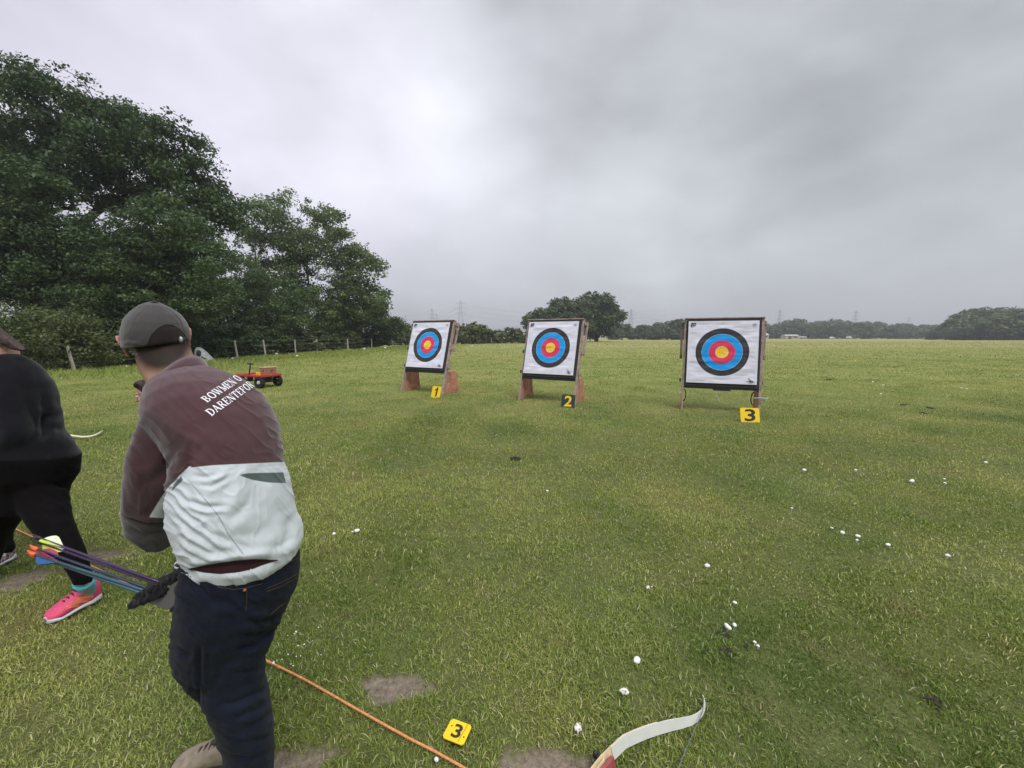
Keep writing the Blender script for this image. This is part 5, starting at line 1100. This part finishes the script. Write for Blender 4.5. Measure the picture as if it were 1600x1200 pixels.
def lettering(word, b0, b1, t0, t1, bvh, lastch=None):
    tot = sum(ADV.get(c, .95) + .06 for c in word); m_ = MB(); u0 = 0; lay = 0
    for ch in word:
        wd = ADV.get(ch, .95)
        for line, th in GL.get(ch, []):
            lay += 1; ln = [np.array([x * wd, y]) for x, y in line]; pts = []
            for a, b_ in zip(ln[:-1], ln[1:]):
                k = max(1, int(np.linalg.norm(b_ - a) / .12)); pts += [a + (b_ - a) * t for t in np.linspace(0, 1, k + 1)[:-1]]
            pts.append(ln[-1]); vs = []
            for i, p_ in enumerate(pts):
                t = pts[min(i + 1, len(pts) - 1)] - pts[max(i - 1, 0)]; t = t / (np.linalg.norm(t) + 1e-9); nn = np.array([-t[1], t[0]])
                thk = th if ch not in 'ODBR' or len(line) < 4 else th * (.45 + .75 * abs(t[1]))
                for s_ in (-1, 1):
                    q_ = p_ + nn * s_ * thk / 2; u = (u0 + q_[0]) / tot; u = 1.30 * u - .30 * u * u; y = np.clip(q_[1], 0, 1)
                    px = (b0[0] + (b1[0] - b0[0]) * u) * (1 - y) + (t0[0] + (t1[0] - t0[0]) * u) * y; py = (b0[1] + (b1[1] - b0[1]) * u) * (1 - y) + (t0[1] + (t1[1] - t0[1]) * u) * y
                    vs.append(on(bvh, px, py, .0012 + .00004 * lay))
            o = len(m_.v); good = [v_ is not None for v_ in vs]; 
            if not all(good): continue
            m_.add(vs, [(2 * i, 2 * i + 1, 2 * i + 3, 2 * i + 2) for i in range(len(pts) - 1)])
        u0 += wd + .06
    return m_
let_m = mat('white_print', (.80, .80, .82), .6, .03)
for wd_, b0, b1, t0, t1 in (('BOWMEN O', (323.7, 629.6), (379, 594.0), (312.5, 622.5), (367, 586.5)), ('DARENTEFOR', (330.2, 650.8), (397, 604.5), (319.6, 642.5), (387.5, 596.0))):
    child(lettering(wd_, b0, b1, t0, t1, bvh_s), 'lettering', let_m, shirt, mo, smooth=False)
# cap
cap_s = [(188, 545, 297, 530, 1.21), (186, 532, 297, 521, 1.21), (186, 516, 296, 512, 1.21), (191, 499, 291, 501, 1.21), (202, 486, 282, 490, 1.21), (217, 476, 267, 480, 1.21), (232, 471.5, 250, 473, 1.21)]
cap_m = cloth('grey_cap_cloth', (.058, .054, .052), [('open', (.022, .016, .015), 1.2), ('strap', (.045, .042, .04), .8)], sheen=.25, bump=.5, weave=500, var=.10)
def cap_attr(V, Nn, X, face):
    op = sdf([(229, 541), (236, 524), (246, 513), (258, 507), (270, 508), (281, 515), (289, 524), (291, 530), (280, 537), (262, 542), (244, 544)], X)
    st_ = 3.2 - pdist([(224, 546), (245, 546), (266, 541), (292, 527)], X); return {'open': np.where(face, op, -9), 'strap': np.where(face, st_, -9)}
CS = sections(cap_s, 32, 1.30, 0); cb2 = MB(); cb2.loft(CS); fwd_ = RH[:, 1]; upv = RH[:, 2]; rt = RH[:, 0]
# peak of the cap, on the far side
pk = []
cc_ = hc + upv * .030
for k in range(6):
    t = k / 5; w_ = .066 * math.sqrt(max(.02, 1 - t ** 2.4)); p_ = cc_ + fwd_ * (.070 + .075 * t) - upv * .012 * t
    pk.append([p_ + rt * w_ * math.cos(a) + upv * (.004 * math.sin(a) - .012 * (math.cos(a) ** 2)) for a in np.linspace(0, 2 * math.pi, 16, endpoint=False)])
cb2.loft(pk)
capo, bvh_c = organic('cap', cb2, .0036, 4, cap_m, man, disp=fold_disp([([(214, 548), (205, 520), (215, 495), (240, 472)], 1.0, .0012), ([(258, 506), (254, 488), (244, 472)], .9, .0012), ([(289, 524), (280, 500), (255, 475)], 1.0, .0012), ([(190, 535), (197, 530), (215, 533)], 3, .002), ([(192, 541), (205, 540), (220, 543)], 2, .002)], .0022, 30, 30, .25), attrs=cap_attr)
child(MB().ball(on2(bvh_c, 241, 472, .0) + np.array([0, 0, .001]), (.008, .008, .004), None, 12, 8), 'button', cap_m, capo, mo)
bq = on2(bvh_c, 281, 530.5, .002); m_ = MB(); m_.ball(bq, (.008, .004, .010), None, 8, 6); child(m_, 'buckle', mat('buckle_metal', (.45, .46, .47), .35, .1, metal=.6), capo, mo)
surf = MB(); surf_line(bvh_c, [(229, 541), (236, 524), (246, 513), (258, 507), (270, 508), (281, 515), (289, 524), (292, 530)], .0011, m_=surf); child(surf, 'binding', mat('cap_binding', (.035, .032, .032), .8, .1), capo, mo)
# shoes
suede = mat('tan_suede', (.25, .21, .155), .95, .25, 40, .4, 200, .002); brown = mat('brown_leather', (.05, .035, .028), .7, .2, 30); sole_d = mat('dark_sole', (.03, .025, .02), .8, .1, 30)
cA = np.mean(LA[-1], 0); cB = np.mean(LB[-1], 0)
shoe(man, mo, (cA[0] + .05, cA[1] - .005, 0), (cA[0] - .19, cA[1] - .035, 0), .095, suede, sole_d, sole_d, brown, .085)
shoe(man, mo, (cB[0] + .06, cB[1] - .03, 0), (cB[0] - .14, cB[1] + .16, 0), .095, suede, sole_d, sole_d, brown, .085)

# ------------------------------------------------------------------ hip quiver and arrows
def slab(poly, Y0, Y1, o0, name, m_, parent, bevel=.004):
    f = [P(x, y, Y0) for x, y in poly]; b_ = [p_ + np.array([(Y1 - Y0) * -.55, (Y1 - Y0), 0]) for p_ in f]; n = len(poly); mb = MB()
    mb.add(f + b_, [tuple(range(n))[::-1], tuple(range(n, 2 * n))] + [(i, (i + 1) % n, n + (i + 1) % n, n + i) for i in range(n)]); return child(mb, name, m_, parent, o0, False, bevel)
qo = P(255, 925, .93); quiv = empty('quiver', tuple(qo), label='black and grey hip quiver hanging at the belt of the man in jeans', cat='quiver')
fuzz = cloth('black_fleece', (.010, .009, .010), rough=1, sheen=.1, bump=1.0, weave=160, var=.4, scale=60)
slab([(285, 903), (296, 930), (274, 957), (222, 940), (240, 926)], .925, 1.0, qo, 'pouch', cloth('grey_pouch', (.12, .115, .11), sheen=.2, bump=.5, weave=300), quiv)
slab([(291, 926), (300, 950), (280, 962), (262, 956), (276, 945)], .915, .99, qo, 'lower_pouch', fuzz, quiv)
m_ = MB(); rq = np.random.RandomState(3)
for t in np.linspace(0, 1, 7):
    for s_ in (0, 1): m_.ball(P(219 + (279 - 219) * t + rq.uniform(-1, 1), 932 + (901 - 932) * t + rq.uniform(-1.5, 1.5), .935 + .05 * s_), (.010 + rq.uniform(0, .004),) * 3, None, 10, 8)
m_.loft(sections([(216, 926, 223, 937, .96), (240, 914, 248, 926, .96), (262, 903, 272, 914, .96), (277, 898, 285, 905, .96)], 12, 3.6))
m_o, _ = organic('fleece_rim', m_, .004, 2, fuzz, quiv, disp=lambda V, Nn, X: (vnoise(V[:, 0] * 160 + V[:, 1] * 90, V[:, 2] * 160, 5) - .5) * .008)
sh_p = mat('purple_shaft', (.045, .020, .075), .35, .15, 60, spec=.5); sh_b = mat('teal_shaft', (.030, .085, .115), .35, .15, 60, spec=.5); sh_d = mat('navy_shaft', (.02, .03, .07), .35, .15, 60, spec=.5); nock_o = mat('orange_nock', (.85, .14, .055), .4, .08, 60); nock_k = mat('black_nock', (.02, .018, .025), .4, .1)
v_y = mat('yellow_vane', (.62, .78, .04), .6, .06, 60); v_w = mat('pale_vane', (.68, .74, .50), .6, .06, 60); v_b = mat('blue_vane', (.02, .10, .26), .6, .2, 90); v_r = mat('pink_vane', (.52, .05, .13), .6, .2, 90)
def arrow(label, tip, Yt, nk, Yn, shaft, nock_mat, vanes, vs=1.0, roll=0.0):
    a, b_ = P(*tip, Yt), P(*nk, Yn); ax = b_ - a; L = np.linalg.norm(ax); ax /= L; root = empty('arrow', tuple(a), label=label, cat='arrow', group='arrows in the hip quiver')
    child(MB().tube([a, b_], .0037, 10), 'shaft', shaft, root, a)
    child(MB().tube([b_ - ax * .006, b_ + ax * .012, b_ + ax * .028], [.0052, .0062, .0056], 10).tube([b_ + ax * .026 + np.array([0, 0, .0035]), b_ + ax * .044 + np.array([0, 0, .0045])], .0026, 6).tube([b_ + ax * .026 - np.array([0, 0, .0035]), b_ + ax * .044 - np.array([0, 0, .0045])], .0026, 6), 'nock', nock_mat, root, a)
    vd = b_ - CAMP; e1 = np.cross(vd, ax); e1 *= np.sign(e1[2]); e1 /= np.linalg.norm(e1); e2 = np.cross(ax, e1)
    for i, vm in enumerate(vanes):
        an = roll + i * 2 * math.pi / 3; d = e1 * math.cos(an) + e2 * math.sin(an); sN = np.cross(ax, d) * .0005; prof = [(.016, .002), (.024, .008), (.034, .013), (.048, .0165), (.062, .016), (.078, .0125), (.095, .008), (.11, .004), (.12, .002)]
        up_ = [b_ - ax * x * vs + d * y * vs for x, y in prof]; lo_ = [b_ - ax * x * vs + d * .0025 for x, y in prof]; pts = up_ + lo_[::-1]; n = len(pts); mb = MB(); nf = len(prof)
        q_ = [p_ - sN for p_ in pts] + [p_ + sN for p_ in pts]; fs = []
        for j in range(nf - 1):
            fs += [(j, j + 1, n - 2 - j, n - 1 - j), (n + j, n + n - 1 - j, n + n - 2 - j, n + j + 1)]
        fs += [(j, j + 1, n + j + 1, n + j) for j in range(n - 1)]; mb.add(q_, fs); child(mb, 'vane', vm, root, a, False)
arrow('purple arrow with pale and yellow vanes, uppermost in the hip quiver', (262, 914), .955, (62, 841), 1.22, sh_p, nock_k, (v_w, v_w, v_y), 1.3, .15)
arrow('purple arrow with yellow vane, just under the uppermost one', (258, 917), .965, (64, 848), 1.21, sh_p, nock_k, (v_w, v_y, v_w), 1.25, 1.0)
arrow('blue arrow with upper orange nock and pink vane', (248, 925), .955, (58, 858), 1.18, sh_d, nock_o, (v_r, v_b, v_b), 1.1, .6)
arrow('teal arrow with lower orange nock and blue vanes', (242, 928), .95, (54, 866), 1.17, sh_b, nock_o, (v_b, v_b, v_r), 1.2, 1.1)
arrow('teal arrow lowest in the bundle, its orange nock beside the lower one', (236, 932), .945, (56, 869), 1.19, sh_b, nock_o, (v_b, v_b, v_b), 1.1, .9)

# ------------------------------------------------------------------ the woman in black
wo_ = np.array([-2.55, 2.1, 0]); wom = empty('person', tuple(wo_), label='person in black top and leggings striding out of view, with pink shoe and turquoise sock', cat='person')
WT = sections([(-40, 735, 126, 725, 2.12), (-38, 712, 128, 708, 2.12), (-36, 694, 119, 690, 2.12), (-44, 672, 100, 670, 2.12), (-52, 650, 98, 648, 2.12), (-60, 622, 95, 620, 2.12), (-66, 600, 86, 598, 2.12), (-66, 580, 70, 576, 2.12), (-58, 564, 48, 560, 2.12), (-40, 554, 26, 552, 2.12)], 32, .85, 0)
WP = sections([(-36, 694, 118, 690, 2.12), (-40, 715, 128, 709, 2.12), (-42, 738, 126, 732, 2.12), (-38, 760, 109, 757, 2.12), (-30, 785, 106, 780, 2.12), (-22, 802, 104, 798, 2.12)], 32, .85, 0)
WL1 = sections([(10, 770, 107, 770, 2.10), (26, 795, 109, 790, 2.08), (42, 820, 114, 812, 2.05), (60, 842, 124, 834, 2.03), (80, 865, 134, 856, 2.02), (98, 888, 141, 878, 2.01), (110, 906, 145, 899, 2.0), (114, 916, 146, 908, 2.0)], 24, .95, 0)
WL2 = sections([(-50, 760, 50, 775, 2.2), (-62, 800, 36, 808, 2.22), (-74, 840, 16, 838, 2.25), (-84, 880, 2, 872, 2.25), (-90, 915, -16, 908, 2.25), (-92, 945, -34, 940, 2.24)], 24, .95, 0)
whc = P(-66, 500, 2.1); WR = basis((-1, .25, -.05), (0, 0, 1)); wl = P(6, 592, 2.08); we = P(22, 680, 2.02); ww = P(-50, 738, 1.95); wr1 = P(-20, 592, 2.28); wr2 = P(-60, 680, 2.34); wr3 = P(-130, 720, 2.4)
bd = MB(); bd.loft(shrink(WT, .84)); bd.loft(shrink(WP, .88)); bd.loft(shrink(WL1, .88)); bd.loft(shrink(WL2, .92)); head_shape(bd, whc, WR); ear(bd, whc, WR, -1); ear(bd, whc, WR, 1)
nb_ = P(-16, 572, 2.12); bd.tube([nb_, P(-16, 552, 2.12), P(-30, 538, 2.12), whc - np.array([-.01, 0, .06])], [.12, .105, .065, .055], 16); limb(bd, [wl, we, ww], [.045, .038, .026]); limb(bd, [wr1, wr2, wr3], [.055, .045, .028])
hand(bd, ww, (-.9, -.1, -.3), (0, -.3, -.9), .92, .6); hand(bd, wr3, (-.9, .1, -.4), (0, .3, -.9), .92, .6)
ank = np.mean(WL1[-1], 0); a2 = np.mean(WL2[-1], 0); hl, te = G(156, 937), G(73, 977); bd.tube([ank, hl + (te - hl) * .18 + np.array([0, 0, .06])], [.034, .018], 12); bd.tube([a2, (a2[0] - .02, a2[1], .07)], [.04, .036], 12)
organic('body', bd, .006, 5, skin('fair_skin', (.50, .30, .235)), wom); eyes(whc, WR, 1.0, wom, wo_)
top_m = cloth('black_top_cloth', (.008, .008, .011), sheen=.15, bump=.5, weave=400); leg_m = cloth('black_leggings', (.0045, .0035, .004), sheen=.02, bump=.3)
tb = MB(); tb.loft(WT[1:]); limb(tb, [wl, we, ww * .9 + we * .1], [.085, .064, .046]); limb(tb, [wr1, wr2, wr3], [.068, .056, .042])
organic('top', tb, .007, 14, top_m, wom, disp=fold_disp([([(96, 640), (70, 655), (66, 690)], 5, .012), ([(100, 668), (80, 672), (60, 690)], 4, .008), ([(66, 600), (68, 640), (62, 680)], 5, .012)], .007, 12, 12))
lb_ = MB(); lb_.loft(WP); lb_.loft(WL1); lb_.loft(WL2); organic('leggings', lb_, .007, 12, leg_m, wom, disp=fold_disp([([(60, 800), (90, 806), (112, 800)], 5, .006)], .004, 12, 12))
child(MB().tube([ank + np.array([0, 0, .01]), ank * .5 + (hl + (te - hl) * .18 + np.array([0, 0, .105])) * .5, hl + (te - hl) * .17 + np.array([0, 0, .065])], [.043, .038, .029], 16), 'sock', cloth('turquoise_sock', (.085, .36, .42), bump=.8, weave=260, sheen=.3), wom, wo_)
pink = mat('pink_mesh', (.62, .075, .16), .6, .12, 60, .4, 300, .002); wsole = mat('white_sole', (.60, .61, .62), .5, .1, 30); orng = mat('orange_stripe', (.85, .22, .12), .5, .05, 30)
shoe(wom, wo_, hl, te, .115, pink, wsole, sole_d, blk, .10, stripes=orng, side=[((118, 937), (146, 931)), ((110, 943), (140, 937.5)), ((103, 949.5), (131, 944))])
shoe(wom, wo_, (a2[0] + .03, a2[1], 0), (a2[0] - .24, a2[1] + .04, 0), .10, pink, wsole, sole_d, blk, .088)
hair_w = mat('auburn_hair', (.045, .026, .022), .5, .4, 40, 1.0, 120, .004)
hb_ = MB(); hb_.ball(whc + WR @ np.array([0, -.025, .035]), (.098, .105, .10), WR, 20, 14); limb(hb_, [whc + np.array([.05, 0, .0]), P(-24, 514, 2.1), P(2, 528, 2.11), P(22, 540, 2.11), P(36, 547, 2.10)], [.075, .050, .034, .024, .010]); organic('hair', hb_, .006, 3, hair_w, wom, disp=lambda V, Nn, X: (vnoise(V[:, 1] * 120 + V[:, 0] * 20, V[:, 2] * 12, 3) - .5) * .010)

# ------------------------------------------------------------------ child in the grey jacket, seen past the shoulder of the man
co = np.array([-2.05, 2.5, 0]); kid = empty('person', tuple(co), label='dark haired child in grey jacket looking down, half hidden behind the shoulder of the man', cat='person')
khc = P(237, 616, 2.45); KR = basis((-1, -.42, -.22), (-.18, 0, .95)); KS = .80
kn = P(262, 634, 2.47); kt = [kn, P(275, 665, 2.5), P(288, 740, 2.5)]; kl, kr_ = P(290, 740, 2.42), P(300, 742, 2.58)
bd = MB(); head_shape(bd, khc, KR, KS); ear(bd, khc, KR, -1, KS); ear(bd, khc, KR, 1, KS); bd.tube([khc + KR @ np.array([0, -.02, -.03]), kn], [.042, .042], 14); bd.tube(kt, [.075, .11, .10], 18); bd.ball(kt[1], (.11, .10, .08)); bd.ball(kt[2], (.11, .10, .08))
ks, ks2 = P(262, 655, 2.40), P(284, 655, 2.60); ke, ke2 = P(258, 705, 2.36), P(290, 710, 2.62); kw, kw2 = P(262, 735, 2.30), P(268, 740, 2.6)
limb(bd, [ks, ke, kw], [.042, .032, .022]); limb(bd, [ks2, ke2, kw2], [.042, .032, .022]); hand(bd, kw, (-.3, -.3, -.6), (.8, -.2, .2), .75, .6); hand(bd, kw2, (-.6, .2, -.6), (.5, -.2, .2), .75, .6)
kf, kf2 = np.array([kl[0] + .02, kl[1], .06]), np.array([kr_[0] + .05, kr_[1], .06]); limb(bd, [kl, (kl * .5 + kf * .5), kf], [.065, .048, .032]); limb(bd, [kr_, (kr_ * .5 + kf2 * .5), kf2], [.065, .048, .032])
organic('body', bd, .005, 4, skin('child_skin', (.46, .27, .20)), kid); eyes(khc, KR, KS, kid, co)
jk = MB(); jk.tube([kn + np.array([0, 0, -.015]), kt[1], kt[2]], [.075, .135, .13], 18); jk.ball(kt[1], (.13, .125, .09)); limb(jk, [ks, ke, kw], [.056, .046, .036]); limb(jk, [ks2, ke2, kw2], [.056, .046, .036]); jk.tube([kn + np.array([-.01, 0, -.03]), kn + np.array([-.02, 0, .01])], [.075, .062], 16)
organic('jacket', jk, .006, 4, cloth('grey_jacket_cloth', (.15, .165, .18), var=.35, scale=25, bump=.6), kid, disp=fold_disp([], .012, 16, 16))
tr_ = MB(); tr_.ball(kt[2] + np.array([0, 0, -.03]), (.125, .115, .09)); limb(tr_, [kl, (kl * .5 + kf * .5), kf + np.array([0, 0, .04])], [.078, .060, .048]); limb(tr_, [kr_, (kr_ * .5 + kf2 * .5), kf2 + np.array([0, 0, .04])], [.078, .060, .048]); organic('trousers', tr_, .007, 4, cloth('navy_trousers', (.02, .025, .04), bump=.4), kid, disp=fold_disp([], .006))
for f_ in (kf, kf2): shoe(kid, co, (f_[0] + .05, f_[1], 0), (f_[0] - .15, f_[1], 0), .08, brown, wsole, sole_d, blk, .07)
kh = MB(); kh.ball(khc + KR @ (np.array([0, -.026, .052]) * KS), (.083 * KS, .100 * KS, .080 * KS), KR, 22, 14); kh.ball(khc + KR @ (np.array([0, .035, .092]) * KS), (.066 * KS, .054 * KS, .034 * KS), KR, 16, 10); kh.ball(khc + KR @ (np.array([0, -.07, -.01]) * KS), (.07 * KS, .045 * KS, .06 * KS), KR)
organic('hair', kh, .004, 3, mat('dark_brown_hair', (.030, .018, .014), .5, .4, 40, 1.0, 160, .003), kid, disp=lambda V, Nn, X: (vnoise(V[:, 0] * 60 + V[:, 2] * 30, V[:, 1] * 160, 3) - .5) * .007)

# child beyond the woman: only a glittering shoe shows past her leg
k2 = np.array([-3.15, 2.38, 0]); kid2 = empty('person', tuple(k2), label='small child hidden behind the striding woman, one glittery pink shoe showing', cat='person')
h2 = G(8, 884); c2_ = np.array([h2[0] - .16, h2[1] + .05, 0]); bd = MB(); R2 = basis((0, -1, 0), (0, 0, 1)); head_shape(bd, c2_ + np.array([0, 0, .98]), R2, .78); ear(bd, c2_ + np.array([0, 0, .98]), R2, 1, .78); ear(bd, c2_ + np.array([0, 0, .98]), R2, -1, .78)
bd.tube([c2_ + np.array([0, 0, .93]), c2_ + np.array([0, 0, .82])], [.04, .045], 12); bd.tube([c2_ + np.array([0, 0, z]) for z in (.85, .74, .5, .44)], [.06, .10, .095, .08], 16); f1, f2 = h2 + np.array([-.03, .04, .05]), h2 + np.array([-.24, .04, .05])
for s_, f_ in ((1, f1), (-1, f2)): limb(bd, [c2_ + np.array([s_ * .06, 0, .46]), (c2_ + np.array([s_ * .09, 0, .26])), f_], [.06, .045, .03]); w3 = c2_ + np.array([s_ * .16, -.02, .46]); limb(bd, [c2_ + np.array([s_ * .11, 0, .80]), c2_ + np.array([s_ * .15, .02, .62]), w3], [.035, .028, .02]); hand(bd, w3, (0, -.1, -1), (-s_, 0, 0), .62, .5)
organic('body', bd, .006, 4, skin('child_skin', (.46, .27, .20)), kid2); eyes(c2_ + np.array([0, 0, .98]), R2, .78, kid2, k2)
db = MB(); db.tube([c2_ + np.array([0, 0, z]) for z in (.86, .76, .52, .40)], [.07, .115, .115, .12], 18)
for s_, f_ in ((1, f1), (-1, f2)): limb(db, [c2_ + np.array([s_ * .11, 0, .80]), c2_ + np.array([s_ * .15, .02, .62]), c2_ + np.array([s_ * .16, -.02, .48])], [.045, .037, .03]); limb(db, [c2_ + np.array([s_ * .06, 0, .46]), (c2_ + np.array([s_ * .09, 0, .26])), f_ + np.array([0, 0, .05])], [.07, .055, .04])
organic('clothes', db, .007, 4, leg_m, kid2, disp=fold_disp([], .006)); organic('hair', MB().ball(c2_ + np.array([0, .02, 1.01]), (.072, .08, .076), None, 18, 12), .005, 2, hair_w, kid2)
glit = bpy.data.materials.new('pink_glitter'); glit.use_nodes = True; g = N(glit.node_tree); b = g.n['Principled BSDF']; vo = g.new('ShaderNodeTexVoronoi'); g.l.new(g.new('ShaderNodeTexCoord').outputs['Object'], vo.inputs[0]); vo.inputs['Scale'].default_value = 130
sp_ = g.new('ShaderNodeSeparateColor'); g.l.new(vo.outputs['Color'], sp_.inputs[0]); g.l.new(g.ramp(sp_.outputs[0], [(.2, (.12, .06, .10, 1)), (.6, (.50, .36, .42, 1)), (.95, (.85, .78, .82, 1))]), b.inputs['Base Color']); b.inputs['Metallic'].default_value = .3; b.inputs['Roughness'].default_value = .35
for f_ in (f1, f2): shoe(kid2, k2, (f_[0], f_[1] + .03, 0), (f_[0] + .012, f_[1] - .14, 0), .082, glit, wsole, sole_d, glit, .075)
# ------------------------------------------------------------------ haze
hz = bpy.data.materials.new('haze_air'); hz.use_nodes = True; hz.node_tree.nodes.clear(); h = N(hz.node_tree)
pv = h.new('ShaderNodeVolumePrincipled'); pv.inputs['Color'].default_value = (.88, .90, .93, 1); pv.inputs['Density'].default_value = .00075; pv.inputs['Anisotropy'].default_value = .1
ho = h.new('ShaderNodeOutputMaterial'); h.l.new(pv.outputs[0], ho.inputs['Volume'])
MB().box((0, 3500, 64), (12600, 11600, 134)).build('haze', hz, kind='stuff', label='thin pale grey haze lying over the distant tree lines', cat='haze')
